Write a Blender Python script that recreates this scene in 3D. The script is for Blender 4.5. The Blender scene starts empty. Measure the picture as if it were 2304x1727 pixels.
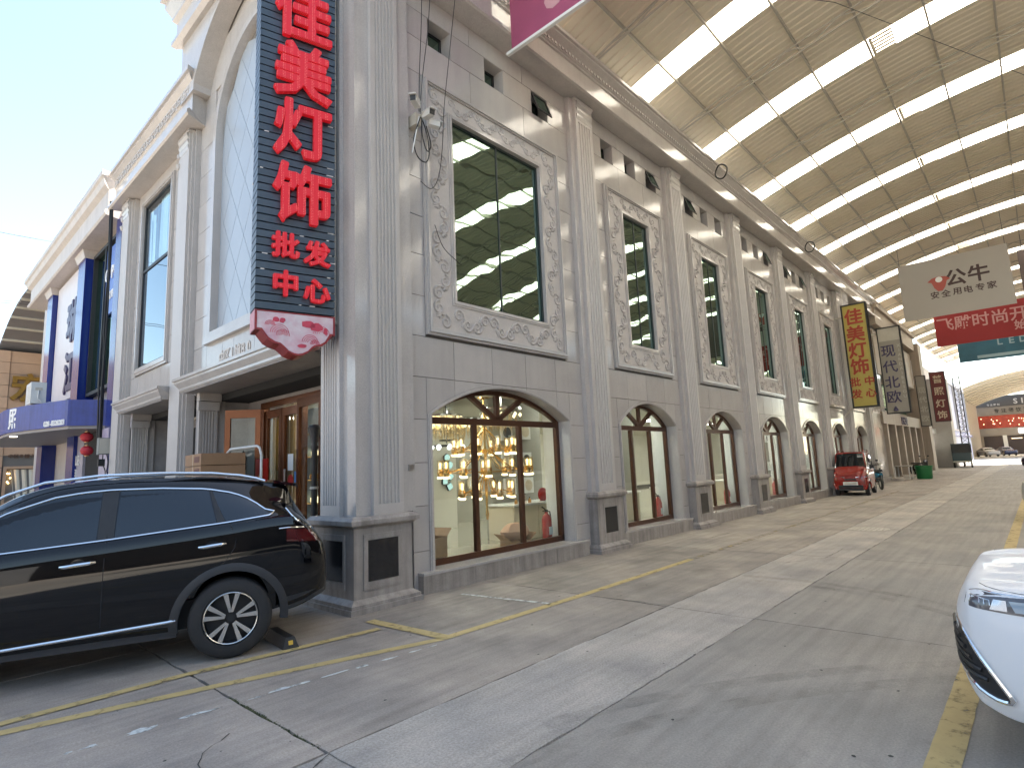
import bpy, bmesh, math, random
from mathutils import Vector, Matrix
random.seed(7)
S = bpy.context.scene
R = math.radians
# ---------------------------------------------------------------- camera, world, sun, exposure
cd = bpy.data.cameras.new('camera'); cam = bpy.data.objects.new('camera', cd); S.collection.objects.link(cam)
cd.sensor_width = 36.0; cd.lens = 36.0 * 1294.43 / 2304.0; cd.clip_start = 0.05; cd.clip_end = 2000
_xr = Vector((0.67548636, -0.73611456, -0.0430527)); _yd = Vector((0.07694819, 0.12843769, -0.98872784)); _zf = Vector((0.73334655, 0.66455934, 0.14340059))
cam.matrix_world = Matrix(((_xr.x, -_yd.x, -_zf.x, -3.745), (_xr.y, -_yd.y, -_zf.y, -6.002), (_xr.z, -_yd.z, -_zf.z, 1.6), (0, 0, 0, 1)))
S.camera = cam
W = bpy.data.worlds.new('World'); S.world = W; W.use_nodes = True
wn = W.node_tree; bg = wn.nodes['Background']; sk = wn.nodes.new('ShaderNodeTexSky'); sk.sky_type = 'NISHITA'; sk.sun_disc = False
SUN_EL, SUN_AZ = R(54), R(97)          # azimuth measured clockwise from +Y
sk.sun_elevation = SUN_EL; sk.sun_rotation = SUN_AZ; sk.air_density = 1.0; sk.dust_density = 0.8; sk.ozone_density = 1.0
bg.inputs[1].default_value = 0.09; 
_tm = wn.nodes.new('ShaderNodeMix'); _tm.data_type = 'RGBA'; _tm.blend_type = 'MULTIPLY'; _tm.inputs[0].default_value = 1; _tm.inputs[7].default_value = (1, .925, .80, 1)   # hazy, slightly warm air
wn.links.new(sk.outputs[0], _tm.inputs[6]); wn.links.new(_tm.outputs[2], bg.inputs[0])
sl = bpy.data.lights.new('sun', 'SUN'); sl.energy = 5.0; sl.angle = R(0.6); sl.color = (1, 0.94, 0.84)
so = bpy.data.objects.new('sun', sl); S.collection.objects.link(so)
_sd = Vector((math.sin(SUN_AZ) * math.cos(SUN_EL), math.cos(SUN_AZ) * math.cos(SUN_EL), math.sin(SUN_EL)))
so.rotation_euler = (-_sd).to_track_quat('-Z', 'Y').to_euler()
S.view_settings.view_transform = 'Standard'; S.view_settings.look = 'None'; S.view_settings.gamma = 1; S.view_settings.use_curve_mapping = False
S.view_settings.exposure = 2.68
S.cycles.use_denoising = True; S.cycles.max_bounces = 10; S.cycles.diffuse_bounces = 5; S.cycles.glossy_bounces = 4
S.cycles.transmission_bounces = 8; S.cycles.transparent_max_bounces = 12; S.cycles.sample_clamp_indirect = 6.0; S.cycles.caustics_reflective = False

# ---------------------------------------------------------------- helpers
class MB:
    def __init__(s): s.v = []; s.f = []
    def face(s, pts):
        n = len(s.v); s.v += [tuple(p) for p in pts]; s.f.append(tuple(range(n, n + len(pts))))
    def loft(s, rings, close=True, caps=True):
        n0 = len(s.v); m = len(rings[0])
        for r in rings: s.v += [tuple(p) for p in r]
        for i in range(len(rings) - 1):
            for j in range(m if close else m - 1):
                a = n0 + i * m + j; b = n0 + i * m + (j + 1) % m
                s.f.append((a, b, b + m, a + m))
        if caps:
            s.f.append(tuple(range(n0, n0 + m))[::-1]); k = n0 + (len(rings) - 1) * m; s.f.append(tuple(range(k, k + m)))
    def box(s, x0, x1, y0, y1, z0, z1):
        s.loft([[(x0, y0, z), (x1, y0, z), (x1, y1, z), (x0, y1, z)] for z in (z0, z1)])
    def frus(s, x0, x1, y0, y1, z0, z1, e0=0, e1=0):
        s.loft([[(x0 - e, y0 - e, z), (x1 + e, y0 - e, z), (x1 + e, y1 + e, z), (x0 - e, y1 + e, z)] for z, e in ((z0, e0), (z1, e1))])
    def prism(s, pts, y0, y1):          # (x,z) outline pushed along y
        s.loft([[(x, y, z) for x, z in pts] for y in (y0, y1)])
    def prismz(s, pts, z0, z1):
        s.loft([[(x, y, z) for x, y in pts] for z in (z0, z1)])
    def prismx(s, pts, x0, x1):
        s.loft([[(x, y, z) for y, z in pts] for x in (x0, x1)])
    def ring(s, outer, inner, y0, y1):  # open ring between two equal-length (x,z) paths
        n = len(outer)
        for i in range(n - 1):
            s.loft([[(outer[i][0], y, outer[i][1]), (outer[i + 1][0], y, outer[i + 1][1]), (inner[i + 1][0], y, inner[i + 1][1]), (inner[i][0], y, inner[i][1])] for y in (y0, y1)])
    def tube(s, pts, r, n=8, closed=False):
        pts = [Vector(p) for p in pts]; rings = []; m = len(pts); up = None
        for i, p in enumerate(pts):
            if closed: t = pts[(i + 1) % m] - pts[i - 1]
            else: t = pts[min(i + 1, m - 1)] - pts[max(i - 1, 0)]
            if t.length < 1e-9: t = Vector((0, 0, 1))
            t.normalize()
            if up is None: up = Vector((0, 0, 1)) if abs(t.z) < .9 else Vector((1, 0, 0))
            a = t.cross(up)
            if a.length < 1e-6: a = t.orthogonal()
            a.normalize(); b = a.cross(t); up = b
            rr = r[i] if isinstance(r, (list, tuple)) else r
            rings.append([p + (a * math.cos(k * 2 * math.pi / n) + b * math.sin(k * 2 * math.pi / n)) * rr for k in range(n)])
        if closed: rings.append(rings[0])
        s.loft(rings, True, not closed)
    def lathe(s, prof, c=(0, 0, 0), n=16, axis='z'):
        rings = []
        for r, h in prof:
            ring = []
            for k in range(n):
                a = k * 2 * math.pi / n; x, y = r * math.cos(a), r * math.sin(a)
                q = (x, y, h) if axis == 'z' else ((x, h, y) if axis == 'y' else (h, x, y))
                ring.append((c[0] + q[0], c[1] + q[1], c[2] + q[2]))
            rings.append(ring)
        s.loft(rings, True, prof[0] != prof[-1])
    def build(s, name, mat, parent=None, T=None, smooth=False, kind=None, sharp=35, weld=False):
        me = bpy.data.meshes.new(name)
        v = [T(p) for p in s.v] if T else s.v
        me.from_pydata(v, [], s.f)
        bm = bmesh.new(); bm.from_mesh(me)
        if weld: bmesh.ops.remove_doubles(bm, verts=bm.verts, dist=1e-5)
        bmesh.ops.recalc_face_normals(bm, faces=bm.faces); bm.to_mesh(me); bm.free()
        if smooth:
            me.polygons.foreach_set('use_smooth', [True] * len(me.polygons)); me.set_sharp_from_angle(angle=R(sharp))
        me.materials.append(mat)
        o = bpy.data.objects.new(name, me); S.collection.objects.link(o)
        if parent: o.parent = parent
        if kind: o['kind'] = kind
        return o
def tag(o, label, cat, group=None):
    o['label'] = label; o['category'] = cat
    if group: o['group'] = group
    return o
def thing(name, label, cat, loc=(0, 0, 0), rz=0, group=None):
    o = bpy.data.objects.new(name, None); S.collection.objects.link(o); o.location = loc; o.rotation_euler = (0, 0, rz)
    o.empty_display_size = .2
    return tag(o, label, cat, group)
def copy_tree(o, parent=None):
    c = o.copy(); S.collection.objects.link(c)
    if parent: c.parent = parent
    for ch in list(o.children): copy_tree(ch, c)
    return c
def rect_path(x0, x1, z0, z1): return [(x0, z0), (x1, z0), (x1, z1), (x0, z1), (x0, z0)]
def arch_path(xc, w, z0, zs, h, n=20):   # open path: up the left jamb, over, down the right
    r = (w * w + h * h) / (2 * h); cz = zs + h - r; a0 = math.asin(min(1, w / r)) if h <= w else math.pi - math.asin(w / r)
    return [(xc - w, z0)] + [(xc + r * math.sin(-a0 + 2 * a0 * i / n), cz + r * math.cos(-a0 + 2 * a0 * i / n)) for i in range(n + 1)] + [(xc + w, z0)]
def arch_z(x, xc, w, zs, h):
    r = (w * w + h * h) / (2 * h); d = r * r - (x - xc) ** 2
    return zs + h - r + math.sqrt(max(0, d))
# ---------------------------------------------------------------- materials
def mat(name, col, rough=.6, metal=0., var=0., vs=3., bump=0., bs=40., speck=0., ss=220., spec=.5, coat=0., col2=None, rvar=0., emis=None, es=0., rand=0., streak=0., blot=0.):
    m = bpy.data.materials.new(name); m.use_nodes = True; nt = m.node_tree; N = nt.nodes; L = nt.links; p = N['Principled BSDF']
    p.inputs['Base Color'].default_value = (*col, 1); p.inputs['Roughness'].default_value = rough; p.inputs['Metallic'].default_value = metal
    p.inputs['Specular IOR Level'].default_value = spec; p.inputs['Coat Weight'].default_value = coat; p.inputs['Coat Roughness'].default_value = .03
    if emis: p.inputs['Emission Color'].default_value = (*emis, 1); p.inputs['Emission Strength'].default_value = es
    geo = N.new('ShaderNodeNewGeometry'); P = geo.outputs['Position']
    def noise(sc, det=4, rough_=.6):
        n = N.new('ShaderNodeTexNoise'); n.inputs['Scale'].default_value = sc; n.inputs['Detail'].default_value = det; n.inputs['Roughness'].default_value = rough_
        L.new(P, n.inputs['Vector']); return n.outputs[0]
    def ramp(f, a, b, c0, c1):
        r = N.new('ShaderNodeMapRange'); r.inputs[1].default_value = a; r.inputs[2].default_value = b; r.inputs[3].default_value = c0; r.inputs[4].default_value = c1
        L.new(f, r.inputs[0]); return r.outputs[0]
    def mulc(c, f):
        x = N.new('ShaderNodeMix'); x.data_type = 'RGBA'; x.blend_type = 'MULTIPLY'; x.inputs[0].default_value = 1
        L.new(c, x.inputs[6]); cc = N.new('ShaderNodeCombineColor')
        for i in range(3): L.new(f, cc.inputs[i])
        L.new(cc.outputs[0], x.inputs[7]); return x.outputs[2]
    c = N.new('ShaderNodeRGB'); c.outputs[0].default_value = (*col, 1); c = c.outputs[0]; used = False
    if col2:
        x = N.new('ShaderNodeMix'); x.data_type = 'RGBA'; L.new(c, x.inputs[6]); x.inputs[7].default_value = (*col2, 1)
        L.new(ramp(noise(vs * .7, 5), .38, .64, 0, 1), x.inputs[0]); c = x.outputs[2]; used = True
    if var: c = mulc(c, ramp(noise(vs, 6, .65), .25, .75, 1 - var, 1 + var)); used = True
    if speck: c = mulc(c, ramp(noise(ss, 2, .8), .3, .7, 1 - speck, 1 + speck)); used = True
    if rand:
        oi = N.new('ShaderNodeObjectInfo'); c = mulc(c, ramp(oi.outputs['Random'], 0, 1, 1 - rand, 1 + rand)); used = True
    if streak:
        mp = N.new('ShaderNodeMapping'); mp.inputs['Scale'].default_value = (6, 6, .35); L.new(P, mp.inputs[0])
        n = N.new('ShaderNodeTexNoise'); n.inputs['Scale'].default_value = 1.6; n.inputs['Detail'].default_value = 6; L.new(mp.outputs[0], n.inputs['Vector'])
        c = mulc(c, ramp(n.outputs[0], .42, .75, 1, 1 - streak)); used = True
    if blot:      # soft stains, scuffs along the lane
        c = mulc(c, ramp(noise(.55, 7, .7), .52, .7, 1, 1 - blot)); c = mulc(c, ramp(noise(5.5, 5, .75), .55, .8, 1, 1 - blot * .7))
        mp = N.new('ShaderNodeMapping'); mp.inputs['Scale'].default_value = (.25, 5, 1); L.new(P, mp.inputs[0])
        n = N.new('ShaderNodeTexNoise'); n.inputs['Scale'].default_value = 2.2; n.inputs['Detail'].default_value = 6; L.new(mp.outputs[0], n.inputs['Vector'])
        c = mulc(c, ramp(n.outputs[0], .4, .72, 1.08, 1 - blot * .5)); used = True
    if used: L.new(c, p.inputs['Base Color'])
    if rvar: L.new(ramp(noise(vs * 1.3, 5), .3, .7, max(.02, rough - rvar), rough + rvar), p.inputs['Roughness'])
    if bump:
        b = N.new('ShaderNodeBump'); b.inputs['Strength'].default_value = bump; b.inputs['Distance'].default_value = .01; L.new(noise(bs, 5), b.inputs['Height']); L.new(b.outputs[0], p.inputs['Normal'])
    return m
def emit(name, col, st):
    m = bpy.data.materials.new(name); m.use_nodes = True; nt = m.node_tree; nt.nodes.clear()
    e = nt.nodes.new('ShaderNodeEmission'); e.inputs[0].default_value = (*col, 1); e.inputs[1].default_value = st
    o = nt.nodes.new('ShaderNodeOutputMaterial'); nt.links.new(e.outputs[0], o.inputs[0]); return m
def glassmat(name, tint=(.93, .97, .95), refl=(1, 1, 1), base=.04, wob=0., dark=None, ior=1.5, wsc=1.2):
    # thin pane: clear (or a dark body) mixed with mirror by angle
    m = bpy.data.materials.new(name); m.use_nodes = True; nt = m.node_tree; N = nt.nodes; L = nt.links; N.clear()
    fr = N.new('ShaderNodeFresnel'); fr.inputs[0].default_value = ior; gl = N.new('ShaderNodeBsdfGlossy'); gl.inputs[0].default_value = (*refl, 1); gl.inputs[1].default_value = .0
    gq = N.new('ShaderNodeNewGeometry'); mr = N.new('ShaderNodeMapRange'); mr.inputs[3].default_value = ior; mr.inputs[4].default_value = 1 / ior; L.new(gq.outputs['Backfacing'], mr.inputs[0]); L.new(mr.outputs[0], fr.inputs[0])
    if dark is None:
        t = N.new('ShaderNodeBsdfTransparent'); t.inputs[0].default_value = (*tint, 1)
    else:
        t = N.new('ShaderNodeBsdfPrincipled'); t.inputs['Base Color'].default_value = (*dark, 1); t.inputs['Roughness'].default_value = .5; t.inputs['Specular IOR Level'].default_value = 0
    a = N.new('ShaderNodeMath'); a.operation = 'ADD'; a.use_clamp = True; a.inputs[1].default_value = base; L.new(fr.outputs[0], a.inputs[0])
    x = N.new('ShaderNodeMixShader'); L.new(a.outputs[0], x.inputs[0]); L.new(t.outputs[0], x.inputs[1]); L.new(gl.outputs[0], x.inputs[2])
    if wob:
        g = N.new('ShaderNodeNewGeometry'); n = N.new('ShaderNodeTexNoise'); n.inputs['Scale'].default_value = wsc; n.inputs['Detail'].default_value = 1; L.new(g.outputs['Position'], n.inputs['Vector'])
        b = N.new('ShaderNodeBump'); b.inputs['Strength'].default_value = 1; b.inputs['Distance'].default_value = wob; L.new(n.outputs[0], b.inputs['Height']); L.new(b.outputs[0], gl.inputs['Normal'])
    o = N.new('ShaderNodeOutputMaterial'); L.new(x.outputs[0], o.inputs[0]); return m
def translucent(name, col):
    m = bpy.data.materials.new(name); m.use_nodes = True; nt = m.node_tree; N = nt.nodes; L = nt.links; N.clear()
    a = N.new('ShaderNodeBsdfTranslucent'); a.inputs[0].default_value = (*col, 1); b = N.new('ShaderNodeBsdfDiffuse'); b.inputs[0].default_value = (.8, .8, .8, 1)
    x = N.new('ShaderNodeMixShader'); x.inputs[0].default_value = .18; L.new(a.outputs[0], x.inputs[1]); L.new(b.outputs[0], x.inputs[2])
    o = N.new('ShaderNodeOutputMaterial'); L.new(x.outputs[0], o.inputs[0]); return m
M = dict(
    granite=mat('pink_grey_granite', (.45, .422, .398), .11, var=.08, vs=1.5, speck=.3, ss=130, bump=.012, bs=200, rand=.06, streak=.06, rvar=.04),
    trim=mat('dressed_granite', (.465, .435, .41), .13, var=.08, vs=2, speck=.22, ss=130, rand=.03, streak=.07, rvar=.05),
    shaft=mat('fluted_granite', (.465, .435, .41), .42, var=.06, vs=2, speck=.22, ss=130),
    base=mat('dirty_granite', (.33, .298, .272), .4, var=.22, vs=3.5, speck=.3, ss=150, streak=.42, bump=.05, bs=120),
    carve=mat('carved_stone', (.47, .435, .41), .5, var=.1, vs=6, speck=.15, ss=150, bump=.1, bs=60),
    joint=mat('joint_filler', (.17, .16, .15), .9),
    blackst=mat('black_polished_stone', (.016, .016, .018), .22, speck=.3, ss=120, var=.2, vs=8),
    brown=mat('brown_bronze_frame', (.085, .035, .018), .3, metal=.35, var=.15, vs=8),
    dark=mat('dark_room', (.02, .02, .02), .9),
    concA=mat('brown_grey_concrete', (.355, .308, .26), .75, var=.22, vs=1.3, speck=.2, ss=70, bump=.2, bs=50, col2=(.26, .232, .205), rand=.06, blot=.3),
    concB=mat('pale_concrete', (.41, .37, .32), .75, var=.16, vs=1.6, speck=.26, ss=60, bump=.25, bs=50, col2=(.33, .305, .275), rand=.05, blot=.2),
    concC=mat('blue_grey_concrete', (.325, .295, .257), .7, var=.18, vs=1.1, speck=.18, ss=70, bump=.2, bs=50, col2=(.26, .242, .217), rand=.06, blot=.3),
    tar=mat('joint_dirt', (.055, .055, .048), .95, var=.5, vs=9),
    roofin=mat('cream_roof_sheet', (.80, .73, .58), .55, var=.04, vs=.7),
    steel=mat('grey_painted_steel', (.48, .45, .38), .5, var=.1, vs=4),
    sky=translucent('skylight_sheet', (.98, .92, .80)),
    clear=glassmat('shop_glass', base=.0, wob=.0),
    green=glassmat('green_mirror_glass', refl=(.52, .72, .62), base=.38, dark=(.004, .012, .01), wob=.004, wsc=1.6),
    bluegl=glassmat('pale_mirror_glass', refl=(.8, .9, .95), base=.22, dark=(.01, .015, .03), wob=.002),
    chrome=mat('chrome', (.8, .8, .8), .12, metal=1),
    steelb=mat('brushed_steel', (.55, .55, .55), .3, metal=1),
    black=mat('black_plastic', (.02, .02, .021), .5, var=.2, vs=10),
    rubber=mat('tyre_rubber', (.022, .022, .023), .75, var=.2, vs=14, bump=.1, bs=80),
    white=mat('white_paint', (.75, .75, .73), .5, var=.05, vs=4),
    cable=mat('black_cable', (.012, .012, .012), .5),
)
# ---------------------------------------------------------------- ground
gnd = MB(); gnd.box(-300, 500, -300, 400, -1.0, -.03)
gnd = gnd.build('ground', M['tar'], kind='structure')
road = bpy.data.objects.new('road', None); S.collection.objects.link(road); road['kind'] = 'structure'
def slab(x0, x1, y0, y1, m, jag=0, g=.006):
    pts = []
    def edge(a, b):
        n = max(1, int((Vector(b) - Vector(a)).length / .12)) if jag else 1
        for i in range(n):
            t = i / n; p = Vector(a).lerp(Vector(b), t)
            if jag and 0 < i: p += Vector((random.uniform(-jag, jag), random.uniform(-jag, jag)))
            pts.append((p.x, p.y))
    x0 += g; x1 -= g; y0 += g; y1 -= g
    edge((x0, y0), (x1, y0)); edge((x1, y0), (x1, y1)); edge((x1, y1), (x0, y1)); edge((x0, y1), (x0, y0))
    b = MB(); b.prismz(pts, -.12, 0); return b.build('concrete_slab', m, road)
xs = [-14.26, -10.12, -5.98, -1.84] + [2.3 + 4.14 * i for i in range(0, 17)]
for i in range(len(xs) - 1):
    near = xs[i] > -7 and xs[i] < 11
    slab(xs[i], xs[i + 1], -2.7, .7, M['concA'], .008 if near else 0, .014 if xs[i + 1] < 0 else .007)
    slab(xs[i], xs[i + 1], -3.66, -2.7, M['concB'], .008 if near else 0)
    slab(xs[i], xs[i + 1], -7.8, -3.66, M['concC'], .008 if near else 0)
    for y0, y1 in ((-11.95, -7.8), (-17.6, -11.95)): slab(xs[i], xs[i + 1], y0, y1, M['concC'])
for x0, x1 in ((-14.26, -10.12), (-10.12, -5.98), (-5.98, -1.84), (-1.84, 1.6)):
    for y0 in range(0, 9): slab(x0, x1, .7 + 4.3 * y0, .7 + 4.3 * (y0 + 1), M['concA'])
b = MB(); b.box(xs[-1], 400, -40, 60, -.2, 0); b.build('far_pavement', M['concB'], kind='structure')
b = MB(); b.box(1.6, 70, .7, 60, -.2, -.005); b.build('building_plot', M['concA'], kind='structure')
b = MB(); b.box(-200, -14.27, -100, 200, -.2, -.004); b.build('side_pavement', M['concA'], kind='structure')
# painted lines: yellow paint worn through to the concrete
def paint(name, col, wear, sc=7):
    m = mat(name, col, .65, var=.12, vs=5); nt = m.node_tree; N = nt.nodes; L = nt.links; p = N['Principled BSDF']
    n = N.new('ShaderNodeTexNoise'); n.inputs['Scale'].default_value = sc; n.inputs['Detail'].default_value = 7; n.inputs['Roughness'].default_value = .72
    g = N.new('ShaderNodeNewGeometry'); L.new(g.outputs['Position'], n.inputs['Vector'])
    r = N.new('ShaderNodeMapRange'); r.inputs[1].default_value = wear; r.inputs[2].default_value = wear + .2; L.new(n.outputs[0], r.inputs[0])
    L.new(r.outputs[0], p.inputs['Alpha']); return m
M['yellow'] = paint('yellow_road_paint', (.50, .385, .17), .26)
M['yellow2'] = paint('worn_yellow_road_paint', (.44, .33, .14), .27)
M['yellow3'] = paint('faded_yellow_road_paint', (.42, .32, .14), .46, 5)
M['whitep'] = paint('flaking_white_road_paint', (.62, .65, .63), .35, 9)
def strip(name, pts, w, m, z=.004, jag=.006):
    b = MB(); L = []
    P = [Vector(p) for p in pts]; D = []
    for i in range(len(P) - 1):
        n = max(1, int((P[i + 1] - P[i]).length / .15)); D += [P[i].lerp(P[i + 1], k / n) for k in range(n)]
    D.append(P[-1])
    for i, p in enumerate(D):
        t = (D[min(i + 1, len(D) - 1)] - D[max(i - 1, 0)]).normalized(); q = Vector((-t.y, t.x)) * (w / 2)
        L.append((p + q * (1 + random.uniform(-jag, jag) * 6), p - q * (1 + random.uniform(-jag, jag) * 6)))
    for i in range(len(L) - 1):
        b.face([(L[i][0].x, L[i][0].y, z), (L[i + 1][0].x, L[i + 1][0].y, z), (L[i + 1][1].x, L[i + 1][1].y, z), (L[i][1].x, L[i][1].y, z)])
    return b.build(name, m, kind='structure')
strip('yellow_line', [(-4.6, -.36), (-3.06, -.66), (-1.79, -.98), (.05, -1.52)], .105, M['yellow'])
strip('yellow_line', [(.05, -1.52), (2.25, -1.57), (5.3, -1.57)], .11, M['yellow'], .0042)
strip('yellow_line', [(5.3, -1.57), (24, -1.55)], .11, M['yellow3'])
strip('yellow_line', [(-4.6, -.1), (-3.04, -.47), (-1.88, -.48), (-.10, -.69)], .10, M['yellow'], .008)
strip('yellow_line', [(.03, -.32), (.09, -1.49)], .13, M['yellow'], .008)
strip('yellow_line', [(-6, -5.42), (10, -5.42), (70, -5.45)], .15, M['yellow2'])
strip('white_line', [(1.5, -.2), (1.69, -1.5)], .055, M['whitep'], .008)
# flakes of an old white line
b = MB()
for cx, cy, l, w in ((-2.83, -1.405, .05, .03), (-2.72, -1.42, .1, .05), (-2.45, -1.415, .2, .08), (-2.12, -1.44, .3, .05), (-1.98, -1.45, .12, .03), (-1.72, -1.49, .13, .03), (-1.55, -1.48, .2, .06), (-1.38, -1.50, .15, .05), (-1.12, -1.52, .3, .03), (-.86, -1.555, .12, .06), (-.6, -1.58, .22, .03), (-.36, -1.6, .14, .03), (-.16, -1.62, .1, .02)):
    n = 13; b.face([(cx + l / 2 * math.cos(k * 2 * math.pi / n) * random.uniform(.55, 1.25), cy + w / 2 * math.sin(k * 2 * math.pi / n) * random.uniform(.4, 1.3) - .1 * (l / 2 * math.cos(k * 2 * math.pi / n)), .004) for k in range(n)])
b.build('white_paint_flakes', M['whitep'], kind='structure')
# grit and dark spots on the slabs, moss in the open joint
b = MB()
for k in range(70):
    x, y, r = random.uniform(-3, 5), random.uniform(-5.2, -.6), random.uniform(.006, .016)
    b.face([(x + r * math.cos(a * 1.05) * random.uniform(.6, 1.2), y + r * math.sin(a * 1.05) * random.uniform(.5, 1.1), .0035) for a in range(6)])
b.build('oil_specks', M['tar'], kind='stuff')
M['moss'] = mat('mossy_grit', (.07, .075, .035), .95, var=.6, vs=20)
b = MB()
for k in range(160):
    y = random.uniform(-2.6, -1.3); x = -1.84 + random.uniform(-.018, .018); r = random.uniform(.006, .014)
    b.lathe([(.001, -.03), (r, -.02), (r * .8, -.004), (.001, .002)], (x, y, 0), 5)
b.build('joint_moss', M['moss'], kind='stuff')
# shallow cracks
def crack(pts, w=.008):
    q = []
    for i in range(len(pts) - 1):
        a, c = Vector(pts[i]), Vector(pts[i + 1]); n = max(1, int((c - a).length / .07))
        q += [a.lerp(c, k / n) + Vector((random.uniform(-.015, .015), random.uniform(-.015, .015))) for k in range(n)]
    q.append(Vector(pts[-1]))
    b = MB()
    for i in range(len(q) - 1):
        t = (q[i + 1] - q[i]).normalized(); n_ = Vector((-t.y, t.x)) * w * random.uniform(.2, .8)
        b.face([(*(q[i] + n_), .0037), (*(q[i + 1] + n_), .0037), (*(q[i + 1] - n_), .0037), (*(q[i] - n_), .0037)])
    b.build('crack', M['tar'], kind='structure')
crack([(2.3, -1.75), (2.35, -2.7)], .012); crack([(-2.5, -2.5), (-2.3, -2.1), (-2.1, -1.95)], .006); crack([(5.6, -2.9), (6.3, -3.3), (7.4, -3.3)], .008)
crack([(-2.75, -3.2), (-1.84, -2.72)], .01); crack([(7.9, -.75), (8.8, -.8)], .012)
# manhole cover in the road
t = thing('manhole_cover', 'round dark cast iron manhole cover set flush in the pale road', 'manhole cover', (10.4, -3.1, 0))
b = MB(); b.lathe([(.001, -.04), (.38, -.04), (.38, .006), (.36, .006), (.36, .003), (.001, .003)], n=32); b.build('frame_ring', M['steel'], t)
b = MB()
for i in range(-3, 4):
    for j in range(-3, 4):
        if i * i + j * j < 11: b.box(i * .09 - .03, i * .09 + .03, j * .09 - .012, j * .09 + .012, .003, .008)
b.build('grip_pattern', M['steel'], t)

# ---------------------------------------------------------------- main shop building
bd = thing('shop_building', 'long two storey granite clad shop building with arched windows and carved window surrounds', 'building')
ST = lambda p: (p[0], .3 - p[1], p[2])          # street face: local (along, out, up)
LF = lambda p: (.4 - p[1], p[0], p[2])          # left face: local (along +Y, out, up)
def part(mb, name, m, parent=None, T=ST, **k): return mb.build(name, m, parent or bd, T, **k)
panel_n = [0]; panel_rest = MB(); REST = [False]
def panel(x0, x1, z0, z1, T=ST, low=None, g=.0045, m='granite', o=0):
    if x1 - x0 < .03 or z1 - z0 < .03: return
    b = MB()
    if low:
        n = 8; xsn = [x0 + g + (x1 - x0 - 2 * g) * i / n for i in range(n + 1)]
        lo = [(x, max(z0 + g, low(x) + .002)) for x in xsn]
        if min(z for _, z in lo) > z1 - .02: return
        lo = [(x, min(z, z1 - g - .001)) for x, z in lo]
        pts = lo + [(x1 - g, z1 - g), (x0 + g, z1 - g)]
    else: pts = [(x0 + g, z0 + g), (x1 - g, z0 + g), (x1 - g, z1 - g), (x0 + g, z1 - g)]
    b.prism(pts, -.03 + o, o); panel_n[0] += 1
    if not REST[0]: part(b, 'stone_panel', M[m], T=T)
    else:
        k = len(panel_rest.v); panel_rest.v += [T(p) for p in b.v]; panel_rest.f += [tuple(i + k for i in f) for f in b.f]
ROWS = [0, .54, 1.137, 1.72, 2.317, 2.915, 3.503, 4.1, 4.72, 5.31, 5.9, 6.5, 7.09, 7.62, 8.21, 8.69, 9.05]
M['sash'] = mat('dark_green_sash', (.03, .04, .036), .5)
def ornament(b, x0, x1, z0, z1, o, horizontal, seed):
    rnd = random.Random(seed); L = (x1 - x0) if horizontal else (z1 - z0); Wd = (z1 - z0) if horizontal else (x1 - x0)
    n = max(1, round(L / (Wd * 1.05))); st = L / n
    def P(u, v): return (x0 + u, o, z0 + v) if horizontal else (x0 + v, o, z0 + u)
    for k in range(n):
        uc = (k + .5) * st; sgn = 1 if k % 2 else -1; R0 = Wd * .36
        for s2 in (1, -1):           # paired scrolls
            pts = []; rad = []
            for i in range(15):
                a = i / 14 * 2 * math.pi * 1.35; r = Wd * .27 * (1 - .8 * i / 14)
                pts.append(P(uc + s2 * (st * .24) + r * math.cos(a * s2 * sgn), Wd / 2 + sgn * s2 * Wd * .16 + r * math.sin(a * s2 * sgn))); rad.append(Wd * .058 * (1 - .45 * i / 14))
            b.tube(pts, rad, 6)
        for i in range(5):           # leaf lobes
            a = sgn * (math.pi / 2) + (i - 2) * .55; r = R0 * rnd.uniform(.75, 1.05)
            u, v = uc + r * math.cos(a) * .55, Wd / 2 + r * math.sin(a)
            b.tube([P(uc + .25 * r * math.cos(a), Wd / 2 + .25 * r * math.sin(a)), P((uc + u) / 2, (Wd / 2 + v) / 2), P(u, v)], [Wd * .035, Wd * .075, Wd * .02], 6)
        b.tube([P(uc - .02, Wd / 2), P(uc, Wd / 2), P(uc + .02, Wd / 2)], [Wd * .05, Wd * .09, Wd * .05], 6)
def moulding(b, ro, steps):   # nested rectangular steps: ro=(x0,x1,z0,z1), steps=[(inset0,inset1,out)]
    x0, x1, z0, z1 = ro
    for a, c, o in steps:
        b.ring(rect_path(x0 + a, x1 - a, z0 + a, z1 - a), rect_path(x0 + c, x1 - c, z0 + c, z1 - c), 0, o)
BAYS = []; xc = 7.65
BAYS.append(dict(c=3.08, xl=1.13, xr=5.2, aw=1.6, fo=1.665, gw=1.08))
for i in range(7): BAYS.append(dict(c=7.65 + 4.05 * i, xl=7.65 + 4.05 * i - 1.62, xr=7.65 + 4.05 * i + 1.62, aw=1.2, fo=1.26, gw=.57))
XEND = 7.65 + 4.05 * 6 + 1.62 + .85
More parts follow.
